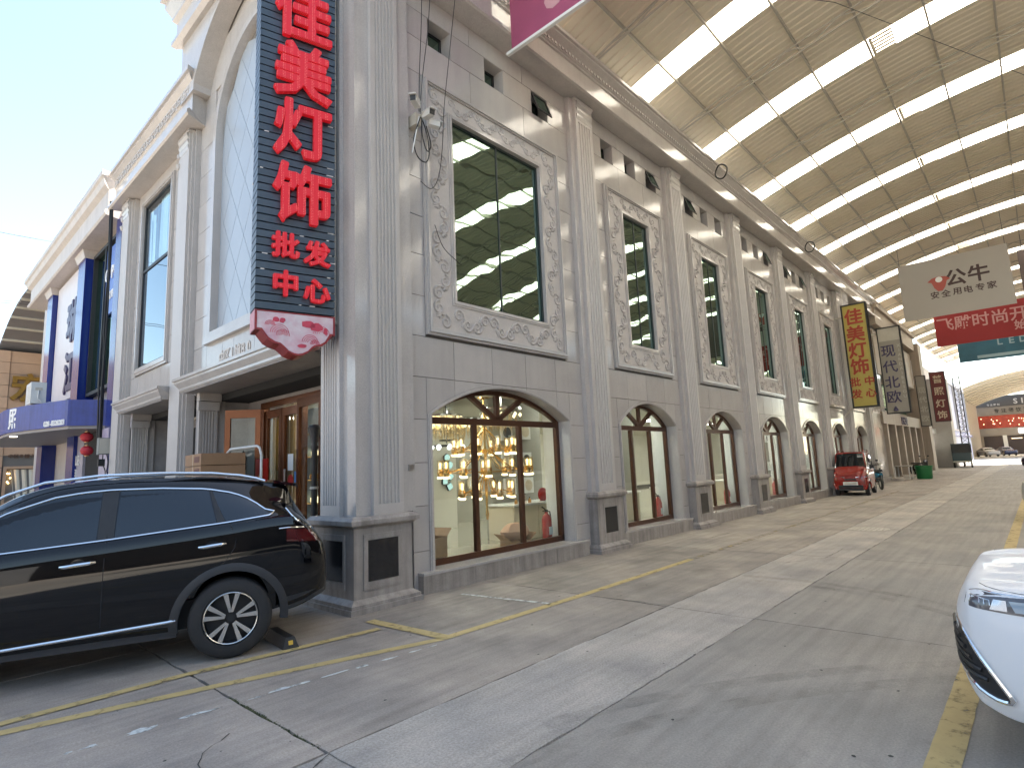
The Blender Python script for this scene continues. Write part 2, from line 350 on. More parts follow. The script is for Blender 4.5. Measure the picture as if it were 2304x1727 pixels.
def bay(i, B):
    c, xl, xr, aw = B['c'], B['xl'], B['xr'], B['aw']; ow = aw + .075; zs, h = 2.39, .52
    low = lambda x: arch_z(x, c, ow, zs, h) if abs(x - c) < ow else 0
    # cladding
    for k in range(len(ROWS) - 1):
        z0, z1 = ROWS[k], ROWS[k + 1]
        if z1 <= 2.33:
            panel(xl, c - ow, z0, z1); panel(c + ow, xr, z0, z1)
        elif z1 <= 3.51:
            n = max(3, round((xr - xl) / .8)); e = [xl + (xr - xl) * j / n for j in range(n + 1)]
            if z1 < 3: e = sorted(set(e + [c - ow, c + ow]))
            for a, d in zip(e[:-1], e[1:]): panel(a, d, z0, z1, low=low if z1 < 3 else None)
        elif z1 <= 7.63:
            panel(xl, c - B['fo'], z0, z1); panel(c + B['fo'], xr, z0, z1)
        elif z0 == 8.21:
            e = [xl] + sum([[c + d * B['sq'] - .24, c + d * B['sq'] + .24] for d in (-1, 0, 1)], []) + [xr]
            for j in range(0, len(e), 2): panel(e[j], e[j + 1], z0, z1)
        else:
            n = max(2, round((xr - xl) / 1.2)); e = [xl + (xr - xl) * j / n for j in range(n + 1)]
            for a, d in zip(e[:-1], e[1:]): panel(a, d, z0, z1)
    # backing wall with openings
    b = MB(); y0, y1 = -.33, -.0305
    b.box(xl - .5, c - aw - .03, y0, y1, 0, 2.4); b.box(c + aw + .03, xr + .5, y0, y1, 0, 2.4)
    ap = arch_path(c, aw + .03, 2.4, zs, h - .03)
    b.prism([(xl - .5, 2.4)] + ap[1:-1] + [(xr + .5, 2.4), (xr + .5, 3.6), (xl - .5, 3.6)], y0, y1)
    b.box(xl - .5, c - B['gw'] - .1, y0, y1, 3.6, 7.5); b.box(c + B['gw'] + .1, xr + .5, y0, y1, 3.6, 7.5)
    b.box(c - B['gw'] - .1, c + B['gw'] + .1, y0, y1, 3.6, 4.05); b.box(c - B['gw'] - .1, c + B['gw'] + .1, y0, y1, 7.2, 7.5)
    b.box(xl - .5, xr + .5, y0, y1, 7.5, 8.21)
    e = [xl - .5] + sum([[c + d * B['sq'] - .24, c + d * B['sq'] + .24] for d in (-1, 0, 1)], []) + [xr + .5]
    for j in range(0, len(e), 2): b.box(e[j], e[j + 1], y0, y1, 8.21, 8.69)
    b.box(xl - .5, xr + .5, y0, y1, 8.69, 9.6)
    part(b, 'wall', M['joint'])
    # arch surround and reveal
    b = MB(); b.ring(arch_path(c, ow, .27, zs, h), arch_path(c, aw, .27, zs, h - .055), -.26, .02)
    b.ring(arch_path(c, ow - .02, .27, zs, h - .015), arch_path(c, aw + .02, .27, zs, h - .04), .02, .034)
    part(b, 'arch_surround', M['trim'])
    # sill
    n = 4 if i == 0 else 2; x0, x1 = c - ow - .21, c + ow + .21
    for j in range(n):
        b = MB(); a, d = x0 + (x1 - x0) * j / n + .003, x0 + (x1 - x0) * (j + 1) / n - .003
        b.box(a, d, -.02, .115, 0, .235); part(b, 'plinth_stone', M['base'])
    b = MB(); b.box(x0, x1, -.3, .13, .237, .272); part(b, 'window_sill', M['trim'])
    # brown window frame, fan light
    fr = MB(); f0, f1 = -.3, -.22; p1, p2 = arch_path(c, aw, .272, zs, h - .055), arch_path(c, aw - .08, .36, zs - .0, h - .125)
    fr.ring(p1, p2, f0, f1); fr.box(c - aw, c + aw, f0, f1, .272, .36); fr.box(c - aw + .07, c + aw - .07, f0 + .004, f1 - .004, 2.285, 2.385)
    t3 = aw * 2 / 3
    for sx in (-1, 1): fr.box(c + sx * t3 / 2 - .04, c + sx * t3 / 2 + .04, f0 + .006, f1 - .006, .36, 2.285)
    for a in (-1.02, 0, 1.02):
        dx, dz = math.sin(a), math.cos(a); Lr = 0
        while Lr < 3 and 2.38 + dz * Lr < arch_z(c + dx * Lr, c, aw, zs, h - .055) - .03 and abs(dx * Lr) < aw - .03: Lr += .01
        px, pz = dz * .04, -dx * .04
        fr.prism([(c - px, 2.37 - pz), (c + px, 2.37 + pz), (c + dx * Lr + px, 2.37 + dz * Lr + pz), (c + dx * Lr - px, 2.37 + dz * Lr - pz)], f0 + .008, f1 - .008)
    fo = part(fr, 'arched_window_frame', M['brown'])
    for j in range(3):
        g = MB(); g.box(c - aw + .06 + j * t3, c - aw - .02 + (j + 1) * t3 if j < 2 else c + aw - .06, -.262, -.256, .34, 2.3); part(g, 'pane', M['clear'], fo)
    g = MB(); pp = arch_path(c, aw - .04, 2.36, zs, h - .09)
    g.prism(pp, -.262, -.256); part(g, 'fanlight_pane', M['clear'], fo)
    # carved upper window
    fo_, gw = B['fo'], B['gw']; ro = (c - fo_, c + fo_, 3.54, 7.6)
    b = MB(); moulding(b, ro, [(0, .035, .05), (.035, .075, .085), (.075, .1, .06)])
    moulding(b, (c - gw - .08, c + gw + .08, 4.05, 7.2), [(0, .03, .045), (.03, .074, .06)])
    sur = part(b, 'carved_window_surround', M['trim'])
    b = MB(); b.ring(rect_path(c - fo_ + .1, c + fo_ - .1, 3.64, 7.5), rect_path(c - gw - .08, c + gw + .08, 4.05, 7.2), -.02, .03); part(b, 'relief_ground', M['carve'], sur)
    b = MB(); x0, x1 = c - fo_ + .105, c - gw - .085
    ornament(b, x0, x1, 3.66, 7.48, .03, False, i); ornament(b, c + gw + .085, c + fo_ - .105, 3.66, 7.48, .03, False, i + 9)
    ornament(b, c - gw - .06, c + gw + .06, 3.65, 4.04, .03, True, i + 3); ornament(b, c - gw - .06, c + gw + .06, 7.21, 7.49, .03, True, i + 4)
    part(b, 'carved_scrolls', M['carve'], sur, smooth=True, sharp=60, kind='stuff')
    b = MB(); b.ring(rect_path(c - gw - .005, c + gw + .005, 4.125, 7.125), rect_path(c - gw + .03, c + gw - .03, 4.16, 7.09), -.07, -.012)
    b.box(c - .012, c + .012, -.06, -.02, 4.16, 7.09); wf = part(b, 'upper_window_frame', M['sash'])
    b = MB(); b.ring(rect_path(c - gw - .05, c + gw + .05, 4.08, 7.17), rect_path(c - gw, c + gw, 4.13, 7.12), -.3, .035); part(b, 'window_reveal', M['trim'])
    nr = 1
    for sx in (0, 1):
        g = MB(); g.box(c - gw + sx * gw + .01, c + sx * gw - .01, -.041, -.035, 4.14, 7.11); part(g, 'pane', M['green'], wf)
    # three small square windows
    for d in (-1, 0, 1):
        x = c + d * B['sq']; b = MB(); b.ring(rect_path(x - .24, x + .24, 8.21, 8.69), rect_path(x - .235, x + .235, 8.215, 8.685), -.3, -.002); part(b, 'small_window_reveal', M['trim'])
        b = MB(); b.ring(rect_path(x - .235, x + .235, 8.215, 8.685), rect_path(x - .2, x + .2, 8.25, 8.65), -.26, -.22); b.box(x - .2, x + .2, -.25, -.23, 8.44, 8.455); sf = part(b, 'small_window_frame', M['black'])
        g = MB(); g.box(x - .21, x + .21, -.242, -.238, 8.24, 8.66); part(g, 'pane', M['green'], sf)
        if (i, d) in ((0, 1), (1, 1), (2, -1), (3, 1), (4, 1), (4, -1)):          # a sash pushed open at the bottom
            b = MB(); b.ring(rect_path(-.22, .22, -.44, 0), rect_path(-.17, .17, -.39, -.05), -.012, .012)
            T2 = lambda p, x=x: ST((x + p[0], -.02 - p[2] * .33 + p[1], 8.67 + p[2] * .94)); s_ = part(b, 'open_sash', M['black'], T=T2)
            g = MB(); g.box(-.18, .18, -.003, .003, -.4, -.04); part(g, 'pane', M['green'], s_, T=T2)
for i, B in enumerate(BAYS):
    B['sq'] = 1.26 if i == 0 else .98
    REST[0] = i > 4; bay(i, B)
REST[0] = False
if panel_rest.f: panel_rest.build('stone_panel_run', M['granite'], bd, kind='stuff')

def flutes(x0, x1, o, n, depth=.018):    # plan outline of a fluted face, out = +y
    pts = [(x0, o)]; w = (x1 - x0) / n
    for k in range(n):
        a = x0 + k * w; pts += [(a + w * .18, o), (a + w * .3, o - depth), (a + w * .7, o - depth), (a + w * .82, o)]
    return pts + [(x1, o)]
def pedestal(T, xa, xb, ya, parent, o_d=.2):
    # xa..xb dado width, from back ya (inside the wall) out to o_d
    b = MB()
    def lay(e, z0, z1, e1=None): 
        e1 = e if e1 is None else e1
        b.loft([[(xa - q, ya, z), (xb + q, ya, z), (xb + q, o_d + q, z), (xa - q, o_d + q, z)] for z, q in ((z0, e), (z1, e1))])
    lay(.1, 0, .06); lay(.075, .06, .1); lay(.07, .1, .15, .0); lay(0, .15, .955); lay(0, .955, .985, .035); lay(.05, .985, 1.0); lay(.07, 1.0, 1.05); lay(.07, 1.05, 1.09, .03)
    return part(b, 'pedestal', M['base'], parent, T=T)
def pil(xc, T=ST, name='pilaster', w1=.42, w2=.29, o1=.09, o2=.16, base=True, top=9.03, z0=1.09, fl=True):
    b = MB(); b.box(xc - w1, xc + w1, -.05, o1, z0 if base else 0, top); p = part(b, name, M['trim'], T=T)
    b = MB(); fx0, fx1 = xc - w2 + .07, xc + w2 - .07; zt = top - .5
    if fl:
        fp = flutes(fx0, fx1, o2, 5); ring = [(xc - w2, o1 - .01), (xc - w2, o2)] + fp[0:] + [(xc + w2, o2), (xc + w2, o1 - .01)]
        b.prismz(ring, z0 + .14, zt); b.box(xc - w2, xc + w2, o1 - .01, o2, z0, z0 + .139); b.box(xc - w2, xc + w2, o1 - .01, o2, zt + .001, top)
    else: b.box(xc - w2, xc + w2, o1 - .01, o2, z0, top)
    part(b, 'shaft', M['shaft'], p, T=T)
    b = MB()
    for k, (dz, e) in enumerate(((-.43, .02), (-.3, .03), (-.17, .045))):
        b.prismx([(o1, top + dz - .012), (o2 + e * .2, top + dz - .012), (o2 + e, top + dz + .05), (o2 + e, top + dz + .1), (o1, top + dz + .1)], xc - w2 + .03, xc + w2 - .03)
    b.box(xc - w2 - .03, xc + w2 + .03, o1, o2 + .03, top - .06, top)
    part(b, 'capital', M['trim'], p, T=T)
    if base:
        pedestal(T, xc - .43, xc + .43, -.05, p)
        f = MB(); f.ring(rect_path(xc - .25, xc + .25, .27, .86), rect_path(xc - .21, xc + .21, .33, .80), .19, .206); part(f, 'panel_bevel', M['base'], p, T=T)
        f = MB(); f.box(xc - .2, xc + .2, .19, .204, .335, .795); part(f, 'black_panel', M['blackst'], p, T=T)
    return p
for i in range(7): pil(5.6 + 4.05 * i)
b = MB(); b.box(30.4, XEND, -1, .02, 0, 9.4); part(b, 'end_wall', M['granite'])
# corner pier
cp = MB(); cp.prismz([(.22, .24), (1.13, .24), (1.13, .6), (.7, 1.08), (.22, 1.08)], 1.09, 9.3); cp = cp.build('corner_pier', M['trim'], bd)
I = lambda p: p
b = MB(); fp = [(x, .24 - o) for x, o in flutes(.5, .84, .055, 6)]; b.prismz([(.44, .25), (.44, .185)] + fp + [(.9, .185), (.9, .25)], 1.22, 8.5); b.box(.44, .9, .185, .25, 1.09, 1.219); b.box(.44, .9, .185, .25, 8.501, 9.05)
b.build('shaft', M['shaft'], cp)
b = MB(); fp = [(.22 - o, y) for y, o in flutes(.58, .92, .055, 6)]; b.prismz([(.23, .52), (.165, .52)] + fp + [(.165, .98), (.23, .98)], 1.22, 8.5); b.box(.165, .23, .52, .98, 1.09, 1.219); b.box(.165, .23, .52, .98, 8.501, 9.05)
b.build('shaft', M['shaft'], cp)
b = MB()
for z0, z1, e0, e1 in ((0, .06, .1, .1), (.06, .1, .075, .075), (.1, .15, .07, 0), (.15, .955, 0, 0), (.955, .985, 0, .035), (.985, 1.0, .05, .05), (1.0, 1.05, .075, .075), (1.05, 1.09, .075, .03)): b.frus(.1, .95, .1, 1.02, z0, z1, e0, e1)
pd = b.build('pedestal', M['base'], cp)
b = MB(); b.ring(rect_path(.23, .79, .24, .88), rect_path(.29, .73, .33, .815), -.006, .012); b.build('panel_bevel', M['base'], cp, lambda p: (p[0], .1 - p[1], p[2]))
b = MB(); b.ring(rect_path(.28, .84, .24, .88), rect_path(.325, .775, .33, .81), -.006, .012); b.build('panel_bevel', M['base'], cp, lambda p: (.1 - p[1], p[0], p[2]))
b = MB(); b.box(.29, .73, .089, .105, .335, .81); b.build('black_panel', M['blackst'], cp)
b = MB(); b.box(.089, .105, .325, .775, .335, .805); b.build('black_panel', M['blackst'], cp)
# street cornice: profile in (out, z) swept along the street
CP = [(-.3, 9.05), (.38, 9.05), (.42, 9.07), (.42, 9.13), (.36, 9.2), (.30, 9.2), (.30, 9.58), (.33, 9.6), (.33, 9.63), (.36, 9.65), (.36, 9.72), (.46, 9.84), (.46, 9.88), (.5, 9.9), (.5, 9.97), (.2, 10.0), (-.3, 10.0)]
b = MB(); b.prismx(CP, .02, XEND); co = part(b, 'cornice', M['trim'])
b = MB()
for k in range(int(XEND / .11)):
    x = .05 + k * .11; b.box(x, x + .06, .33, .385, 9.66, 9.71)
part(b, 'dentil_course', M['carve'], co, kind='stuff')
b = MB(); b.box(.45, XEND, 8.5, -.3 + .6, 9.4, 9.6); b = MB()
b.box(.75, XEND, .64, 11.8, 9.55, 9.75); b.build('flat_roof', M['joint'], bd)
b = MB(); b.box(.75, XEND, 11.6, 11.9, 0, 9.6); b.box(XEND - .3, XEND, .35, 11.6, 0, 9.6); b.build('rear_wall', M['granite'], bd)
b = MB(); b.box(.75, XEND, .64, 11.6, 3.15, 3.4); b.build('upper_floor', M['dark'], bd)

M['tyremark'] = paint('rubber_tyre_mark', (.12, .11, .10), .40, 3)
for _n in M['tyremark'].node_tree.nodes:
    if _n.type == 'MAP_RANGE' and any(l.to_socket.name == 'Alpha' for l in _n.outputs[0].links): _n.inputs[2].default_value = .75; _n.inputs[4].default_value = .3
for cx, cy, r, a0, a1, w in ((1.2, -3.2, 3.2, -62, 8, .13), (1.2, -3.2, 2.95, -62, 4, .13), (9, -1, 5.0, -110, -60, .14), (-3, -9.5, 6.4, 25, 70, .14), (-3, -9.5, 6.1, 28, 74, .14)):
    strip('tyre_mark', [(cx + r * math.cos(R(a0 + (a1 - a0) * k / 14)), cy + r * math.sin(R(a0 + (a1 - a0) * k / 14))) for k in range(15)], w, M['tyremark'], .0032)
# ---------------------------------------------------------------- arcade roof
def roofz(y, yc=-8.6, rr=28.0, zt=11.93): return zt - rr + math.sqrt(rr * rr - (y - yc) ** 2)
rf = thing('arcade_roof', 'long vaulted cream sheet roof over the street with bright skylight strips', 'roof', (0, -8.6, 10))
RT = lambda p: (p[0], p[1] + 8.6, p[2] - 10)
Y0, Y1 = .5, -17.7; NA = 26; SX0, SXD, SW = 7.82, 3.97, .82
def rib_panel(x0, x1, name, m, amp=.03, pitch=.22):
    b = MB(); n = max(1, round((x1 - x0) / pitch)); prof = []
    for k in range(n):
        a = x0 + (x1 - x0) * k / n; w = (x1 - x0) / n; prof += [(a, 0), (a + w * .62, 0), (a + w * .72, amp), (a + w * .9, amp)]
    prof.append((x1, 0)); rows = []
    for j in range(NA + 1):
        y = Y0 + (Y1 - Y0) * j / NA; rows.append([(x, y, roofz(y) + z) for x, z in prof])
    b.loft(rows, False, False); return b.build(name, m, rf, RT)
sheet = rib_panel(SX0 + SW, SX0 + SXD, 'roof_sheet', M['roofin']); light = rib_panel(SX0, SX0 + SW, 'skylight_sheet', M['sky'], .02, .2)
for k in range(-2, 16):
    for o in (sheet, light):
        if k == 0 or (k == -2 and o is light): continue
        c = o.copy(); S.collection.objects.link(c); c.location = (k * SXD, 0, 0)
# purlins
for j, y in enumerate([.25, -.6, -1.75, -2.9, -4.1, -5.3, -6.5, -7.7, -8.9, -10.1, -11.3, -12.5, -13.7, -14.9, -16.1, -17.3]):
    b = MB(); z = roofz(y) - .005; b.box(1.0, 71, y - .02, y + .02, z - .08, z); b.build('purlin', M['steel'], rf, RT)
# lattice trusses half way between the skylight strips
b = MB(); top, bot = [], []
for j in range(31):
    y = .3 + (-17.5 - .3) * j / 30; top.append((0, y, roofz(y) - .13)); bot.append((0, y, roofz(y) - .13 - .24 * min(1, .25 + 1.6 * math.sin(math.pi * j / 30))))
b.tube(top, .024, 6); b.tube(bot, .022, 6)
for j in range(30): b.tube([top[j], bot[j + 1]] if j % 2 else [bot[j], top[j + 1]], .016, 5)
tr = b.build('truss', M['steel'], rf, RT); tr.location = (SX0 + SW + 1.55, 0, 0)
for k in range(-1, 16):
    if k == 0: continue
    c = tr.copy(); S.collection.objects.link(c); c.location = (SX0 + SW + 1.55 + k * SXD, 0, 0)

# lapped sheets that break each skylight near the third purlin
b = MB()
for k in range(6): x = .04 + k * .135; b.box(x, x + .07, -4.62, -4.2, -.03, -.012)
b.box(0, SW, -4.2, -4.14, -.03, -.012)
b.v = [(p[0], p[1], p[2] + roofz(p[1])) for p in b.v]
lap = b.build('lap_sheet', M['roofin'], rf, RT); lap.location = (SX0, 0, 0)
for k in range(-1, 16):
    if k: c = lap.copy(); S.collection.objects.link(c); c.location = (SX0 + k * SXD, 0, 0)
# ---------------------------------------------------------------- left face of the main building
M['soffit'] = mat('grey_soffit_stone', (.27, .245, .23), .5, var=.1, vs=2, speck=.15, ss=120)
M['marble'] = mat('veined_grey_marble', (.34, .32, .31), .3, var=.25, vs=2.5, speck=.1, ss=90)
M['diamond'] = mat('pale_blue_tile', (.36, .40, .445), .25, var=.03, vs=1, rand=.03)
LC, LW = 3.75, 1.75
def lpanel(*a, **k): panel(*a, T=LF, **k)
LR = [3.57, 4.206, 4.82, 5.44, 6.05, 6.66, 7.27, 7.9, 8.5, 9.05]
larch = lambda x: arch_z(x, LC, LW + .17, 8.4, LW + .17) if abs(x - LC) < LW + .17 else 0
for z0, z1 in zip(LR[1:-2], LR[2:-1]): lpanel(1.08, LC - LW - .17, z0, z1); lpanel(LC + LW + .17, 6.42, z0, z1)
lpanel(1.08, LC - LW - .17, 8.5, 9.6, low=larch); lpanel(LC + LW + .17, 6.42, 8.5, 9.6, low=larch)
lpanel(1.08, LC - LW + .5, 9.6, 10.6, low=larch); lpanel(LC + LW - .5, 6.42, 9.6, 10.6, low=larch); lpanel(LC - LW + .5, LC + LW - .5, 9.6, 10.6, low=larch)
e = [1.08, 1.9, 2.75, 3.6, 4.45, 4.95, 5.72, 6.42]
for a, c in zip(e[:-1], e[1:]): lpanel(a, c, 3.57, 4.206)
e = [7.24, 7.9, 8.45, 9.0, 9.55, 10.1, 10.75]
for a, c in zip(e[:-1], e[1:]): lpanel(a, c, 3.57, 4.206)
for z0, z1 in zip(LR[1:-1], LR[2:]): lpanel(7.24, 7.97, z0, z1); lpanel(10.33, 10.85, z0, z1)
lpanel(7.97, 10.33, 8.74, 9.05)
b = MB(); y0, y1 = -.3, -.0305
b.box(.6, 6.45, y0, y1, 3.3, 4.3); ap = arch_path(LC, LW + .02, 4.3, 8.4, LW + .02, 28)
b.prism([(.6, 4.3)] + ap + [(6.45, 4.3), (6.45, 12.4), (.6, 12.4)], y0, y1)
b.box(6.45, 11.9, y0, y1, 3.3, 4.3); b.box(6.45, 8.1, y0, y1, 4.3, 9.6); b.box(10.2, 11.9, y0, y1, 4.3, 9.6); b.box(8.1, 10.2, y0, y1, 8.62, 9.6)
part(b, 'wall', M['granite'], T=LF)
# arched tile panel with raised frame
b = MB(); b.ring(arch_path(LC, LW + .15, 4.42, 8.4, LW + .15, 28), arch_path(LC, LW, 4.42, 8.4, LW, 28), -.2, .045); b.box(LC - LW - .15, LC + LW + .15, -.2, .045, 4.26, 4.42)
b.box(LC - LW - .22, LC + LW + .22, -.1, .09, 4.19, 4.27); fr = part(b, 'arched_panel_frame', M['trim'], T=LF)
tile = MB(); hx, hz = .32, .55; k = 0
for i in range(-7, 8):
    for j in range(0, 24):
        cx, cz = LC + i * hx, 4.42 + j * hz
        if (i + j) % 2: continue
        pts = [(cx - hx + .006, cz), (cx, cz - hz + .01), (cx + hx - .006, cz), (cx, cz + hz - .01)]
        q = [(max(LC - LW, min(LC + LW, x)), max(4.42, z)) for x, z in pts]
        q = [(x, min(z, arch_z(x, LC, LW, 8.4, LW))) for x, z in q]
        if abs(cx - LC) > LW + hx - .05 or cz > 10.5: continue
        if max(z for _, z in q) - min(z for _, z in q) < .05 or max(x for x, _ in q) - min(x for x, _ in q) < .03: continue
        if cz > 8 and arch_z(cx, LC, LW, 8.4, LW) - cz < -.3: continue
        t = MB(); t.prism(q, -.12, -.1); part(t, 'diamond_tile', M['diamond'], fr, T=LF); k += 1
b = MB(); b.prism(arch_path(LC, LW, 4.42, 8.4, LW, 28), -.16, -.125); part(b, 'panel_back', M['joint'], fr, T=LF)
# gable slab with the concave hood over the arch, pediment cornice
b = MB(); hp = arch_path(LC, 2.62, 8.4, 8.4, 2.62, 40); hp = [p for p in hp if p[1] > 9.62]
b.prism([(.3, 9.62)] + [(hp[0][0], 9.62)] + hp + [(hp[-1][0], 9.62), (6.75, 9.62), (6.75, 12.4), (.3, 12.4)], 0, .34); part(b, 'gable', M['trim'], T=LF)
GP = [(.33, 11.0), (.42, 11.0), (.5, 11.07), (.5, 11.16), (.42, 11.25), (.42, 11.6), (.5, 11.68), (.5, 11.75), (.62, 11.98), (.62, 12.1), (.7, 12.14), (.7, 12.3), (-.2, 12.34), (-.2, 11.0)]
b = MB(); b.loft([[LF((6.82 + max(0, o - .33), o, z)) for o, z in GP], [LF((.3, o, z)) for o, z in GP]]); b.build('pediment_cornice', M['trim'], bd)
b = MB(); b.box(.75, 5.0, .4, 6.8, 9.75, 12.4); b.build('gable_back', M['joint'], bd)
# left cornice with returns and fret
CL = [(.03, 9.05), (.40, 9.05), (.44, 9.08), (.44, 9.14), (.37, 9.22), (.30, 9.22), (.30, 9.62), (.33, 9.64), (.33, 9.86), (.42, 9.95), (.42, 9.99), (.47, 10.01), (.47, 10.1), (-.2, 10.1), (-.2, 9.05)]
b = MB()
def mit(u, s): return [LF((u + s * max(0, o - .2), o, z)) for o, z in CL]
b.loft([mit(6.22, -1), mit(11.78, 1)]); lc = b.build('cornice', M['trim'], bd)
b = MB(); n = 15
for k in range(n):
    u = 6.25 + k * 5.5 / n; w = 5.5 / n
    for a, c, z0, z1 in ((0, .72, .14, .18), (0, .1, .02, .14), (.62, .72, .06, .14), (.3, .62, .06, .09), (.3, .4, .0, .06), (.4, 1.0, -.0, .03)):
        b.box(u + a * w, u + c * w, .325, .348, 9.66 + z0, 9.66 + z1)
part(b, 'fret_band', M['carve'], lc, T=LF, kind='stuff')
# pilasters of the left face, moulded jamb strips
for xc in (6.83, 11.17):
    p = pil(xc, LF, w1=.41, w2=.3, o1=.1, o2=.2, base=False, fl=False)
    b = MB(); b.box(xc - .36, xc + .36, .1, .15, 0, 9.0); part(b, 'shaft_step', M['trim'], p, T=LF)
    b = MB(); b.tube([LF((xc + .3, .14 + .05 * math.sin(t * .9), 8.75 - .4 + .035 * t)) for t in range(12)], [.05 * (1 + .5 * math.sin(t)) for t in range(12)], 8); b.build('capital_scroll', M['carve'], p, smooth=True)
# tall window with torn vertical blinds
b = MB(); b.ring(rect_path(7.97, 10.33, 4.22, 8.74), rect_path(8.1, 10.2, 4.38, 8.62), -.28, .05); b.ring(rect_path(8.02, 10.28, 4.27, 8.69), rect_path(8.07, 10.23, 4.34, 8.65), .05, .07); part(b, 'tall_window_surround', M['trim'], T=LF)
b = MB(); b.ring(rect_path(8.1, 10.2, 4.38, 8.62), rect_path(8.15, 10.15, 4.43, 8.57), -.06, -.005); b.box(8.15, 10.15, -.06, -.005, 6.83, 6.9); wf = part(b, 'tall_window_frame', M['black'], T=LF)
for z0, z1 in ((4.42, 6.84), (6.89, 8.58)):
    g = MB(); g.box(8.14, 10.16, -.032, -.026, z0, z1); part(g, 'pane', M['bluegl'] if z0 < 5 else glassmat('thin_window_glass', base=.0, refl=(.8, .87, .95)), wf, T=LF)
M['blind'] = mat('pale_blue_blind_slat', (.45, .60, .68), .6, rand=.12)
for k in range(22):
    u = 8.2 + k * .088; zt = 8.52 - (random.random() ** 3) * .5 if k > 12 else 8.55; zb = 6.95 + (random.random() ** 4) * .3
    a = random.uniform(-.15, .15) + (random.choice((0, .5, -.6)) if k > 13 else 0); sh = random.uniform(-.02, .03) * (k > 12) * 3
    dx, dy = .04 * math.cos(a), .04 * math.sin(a)
    t = MB(); t.loft([[(u - dx + s, -.11 - dy, z), (u + dx + s, -.11 + dy, z), (u + dx + s, -.113 + dy, z), (u - dx + s, -.113 - dy, z)] for z, s in ((zb, 0), (zt, sh))]); part(t, 'blind_slat', M['blind'], wf, T=LF)
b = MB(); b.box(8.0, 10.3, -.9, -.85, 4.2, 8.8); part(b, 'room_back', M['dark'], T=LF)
# canopies with moulded edge, soffit boards
def canopy(u0, u1, name):
    prof = [(.0, 3.30), (.30, 3.30), (.33, 3.33), (.33, 3.37), (.40, 3.46), (.40, 3.5), (.43, 3.51), (.43, 3.56), (.0, 3.58)]
    b = MB(); b.loft([[LF((u - s * max(0, o - .3), o, z)) for o, z in prof] for u, s in ((u0, 1), (u1, -1))]); c = b.build(name, M['trim'], bd)
    for k in range(6):
        a, d = u0 + .05 + (u1 - u0 - .1) * k / 6, u0 + .05 + (u1 - u0 - .1) * (k + 1) / 6
        t = MB(); t.box(a + .004, d - .004, -1.1, .29, 3.28, 3.298); part(t, 'soffit_board', M['soffit'], c, T=LF)
canopy(1.1, 6.12, 'entrance_canopy'); canopy(7.24, 10.45, 'side_canopy')
# recessed entrance: side walls, lintel, small pilaster
def recess(us, x1, tag_):
    b = MB(); b.box(.45, x1, us, us + .3, 0, 3.3); b.build('recess_wall', M['marble'], bd)
    p = MB(); p.box(.4, .86, us - .06, us + .02, 0, 3.3); p = p.build('recess_pilaster', M['trim'], bd)
    fp = [(x, us - .06 - o) for x, o in flutes(.40, .66, .06, 5)]; q = MB(); q.prismz([(.36, us - .05)] + [(.36, us - .12)] + fp + [(.70, us - .12), (.70, us - .05)], 0, 2.95); q.build('shaft', M['trim'], p)
    q = MB(); q.box(.33, .72, us - .16, us - .05, 2.95, 3.12); q.box(.33, .74, us - .2, us - .05, 3.13, 3.29); q.build('capital', M['trim'], p)
recess(6.0, 1.7, 0); recess(10.35, 1.7, 1)
b = MB(); b.box(1.35, 1.7, 5.2, 6.0, 0, 3.3); b.box(1.35, 1.7, 1.0, 5.2, 3.06, 3.3); b.box(1.35, 1.7, 1.0, 1.5, 0, 3.06); b.build('entrance_wall', M['marble'], bd)
b = MB(); b.box(1.5, 1.7, 7.24, 10.4, 0, 3.3); b.build('side_recess_back', M['marble'], bd)
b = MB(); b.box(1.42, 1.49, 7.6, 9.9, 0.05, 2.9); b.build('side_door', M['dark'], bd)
# entrance doors: copper coloured frames, glass leaves, one leaf standing open
M['copper'] = mat('polished_copper_frame', (.15, .055, .022), .25, metal=.6, var=.15, vs=5)
def door(name, x0, y0, x1, y1, z1, label=None):
    L = math.hypot(x1 - x0, y1 - y0); d = ((x1 - x0) / L, (y1 - y0) / L); n = (-d[1], d[0])
    T = lambda p: (x0 + d[0] * p[0] + n[0] * p[1], y0 + d[1] * p[0] + n[1] * p[1], p[2])
    b = MB(); b.ring(rect_path(0, L, .02, z1), rect_path(.1, L - .1, .14, z1 - .16), -.03, .03); o = b.build(name, M['copper'], bd, T)
    g = MB(); g.box(.09, L - .09, -.004, .004, .13, z1 - .15); g.build('pane', M['clear'], o, T)
    h = MB(); h.tube([T((L - .2, .07, .9)), T((L - .2, .07, 1.75))], .02, 8); h.build('door_handle', M['steelb'], o); return o
b = MB()
for y in (5.2, 3.7, 2.6, 1.5): b.box(1.28, 1.4, y - .06, y + .06, 0, 3.02)
b.box(1.27, 1.41, 1.44, 5.26, 2.94, 3.06); b.build('door_frame', M['copper'], bd)
d1 = door('glass_door', 1.34, 5.14, 1.34, 4.46, 2.9); door('glass_door', 1.34, 3.76, 1.34, 4.44, 2.9); door('glass_door', 1.16, 3.52, 1.02, 2.45, 2.95); door('glass_door', 1.3, 5.3, .8, 5.75, 2.95)
# notices stuck on the door glass
b = MB(); b.box(1.325, 1.33, 4.02, 4.22, 1.72, 2.02); b.build('paper_notice', M['white'], d1)
M['redprint'] = mat('red_print', (.45, .03, .025), .5)
b = MB(); b.lathe([(.001, 1.318), (.1, 1.318), (.1, 1.322), (.001, 1.322)], (0, 4.1, 1.55), 20, 'x'); b.build('round_sticker', M['redprint'], d1)
b = MB(); b.box(1.318, 1.322, 3.86, 3.96, 1.5, 1.7); b.build('blue_sticker', mat('blue_print', (.1, .25, .5), .5), d1)
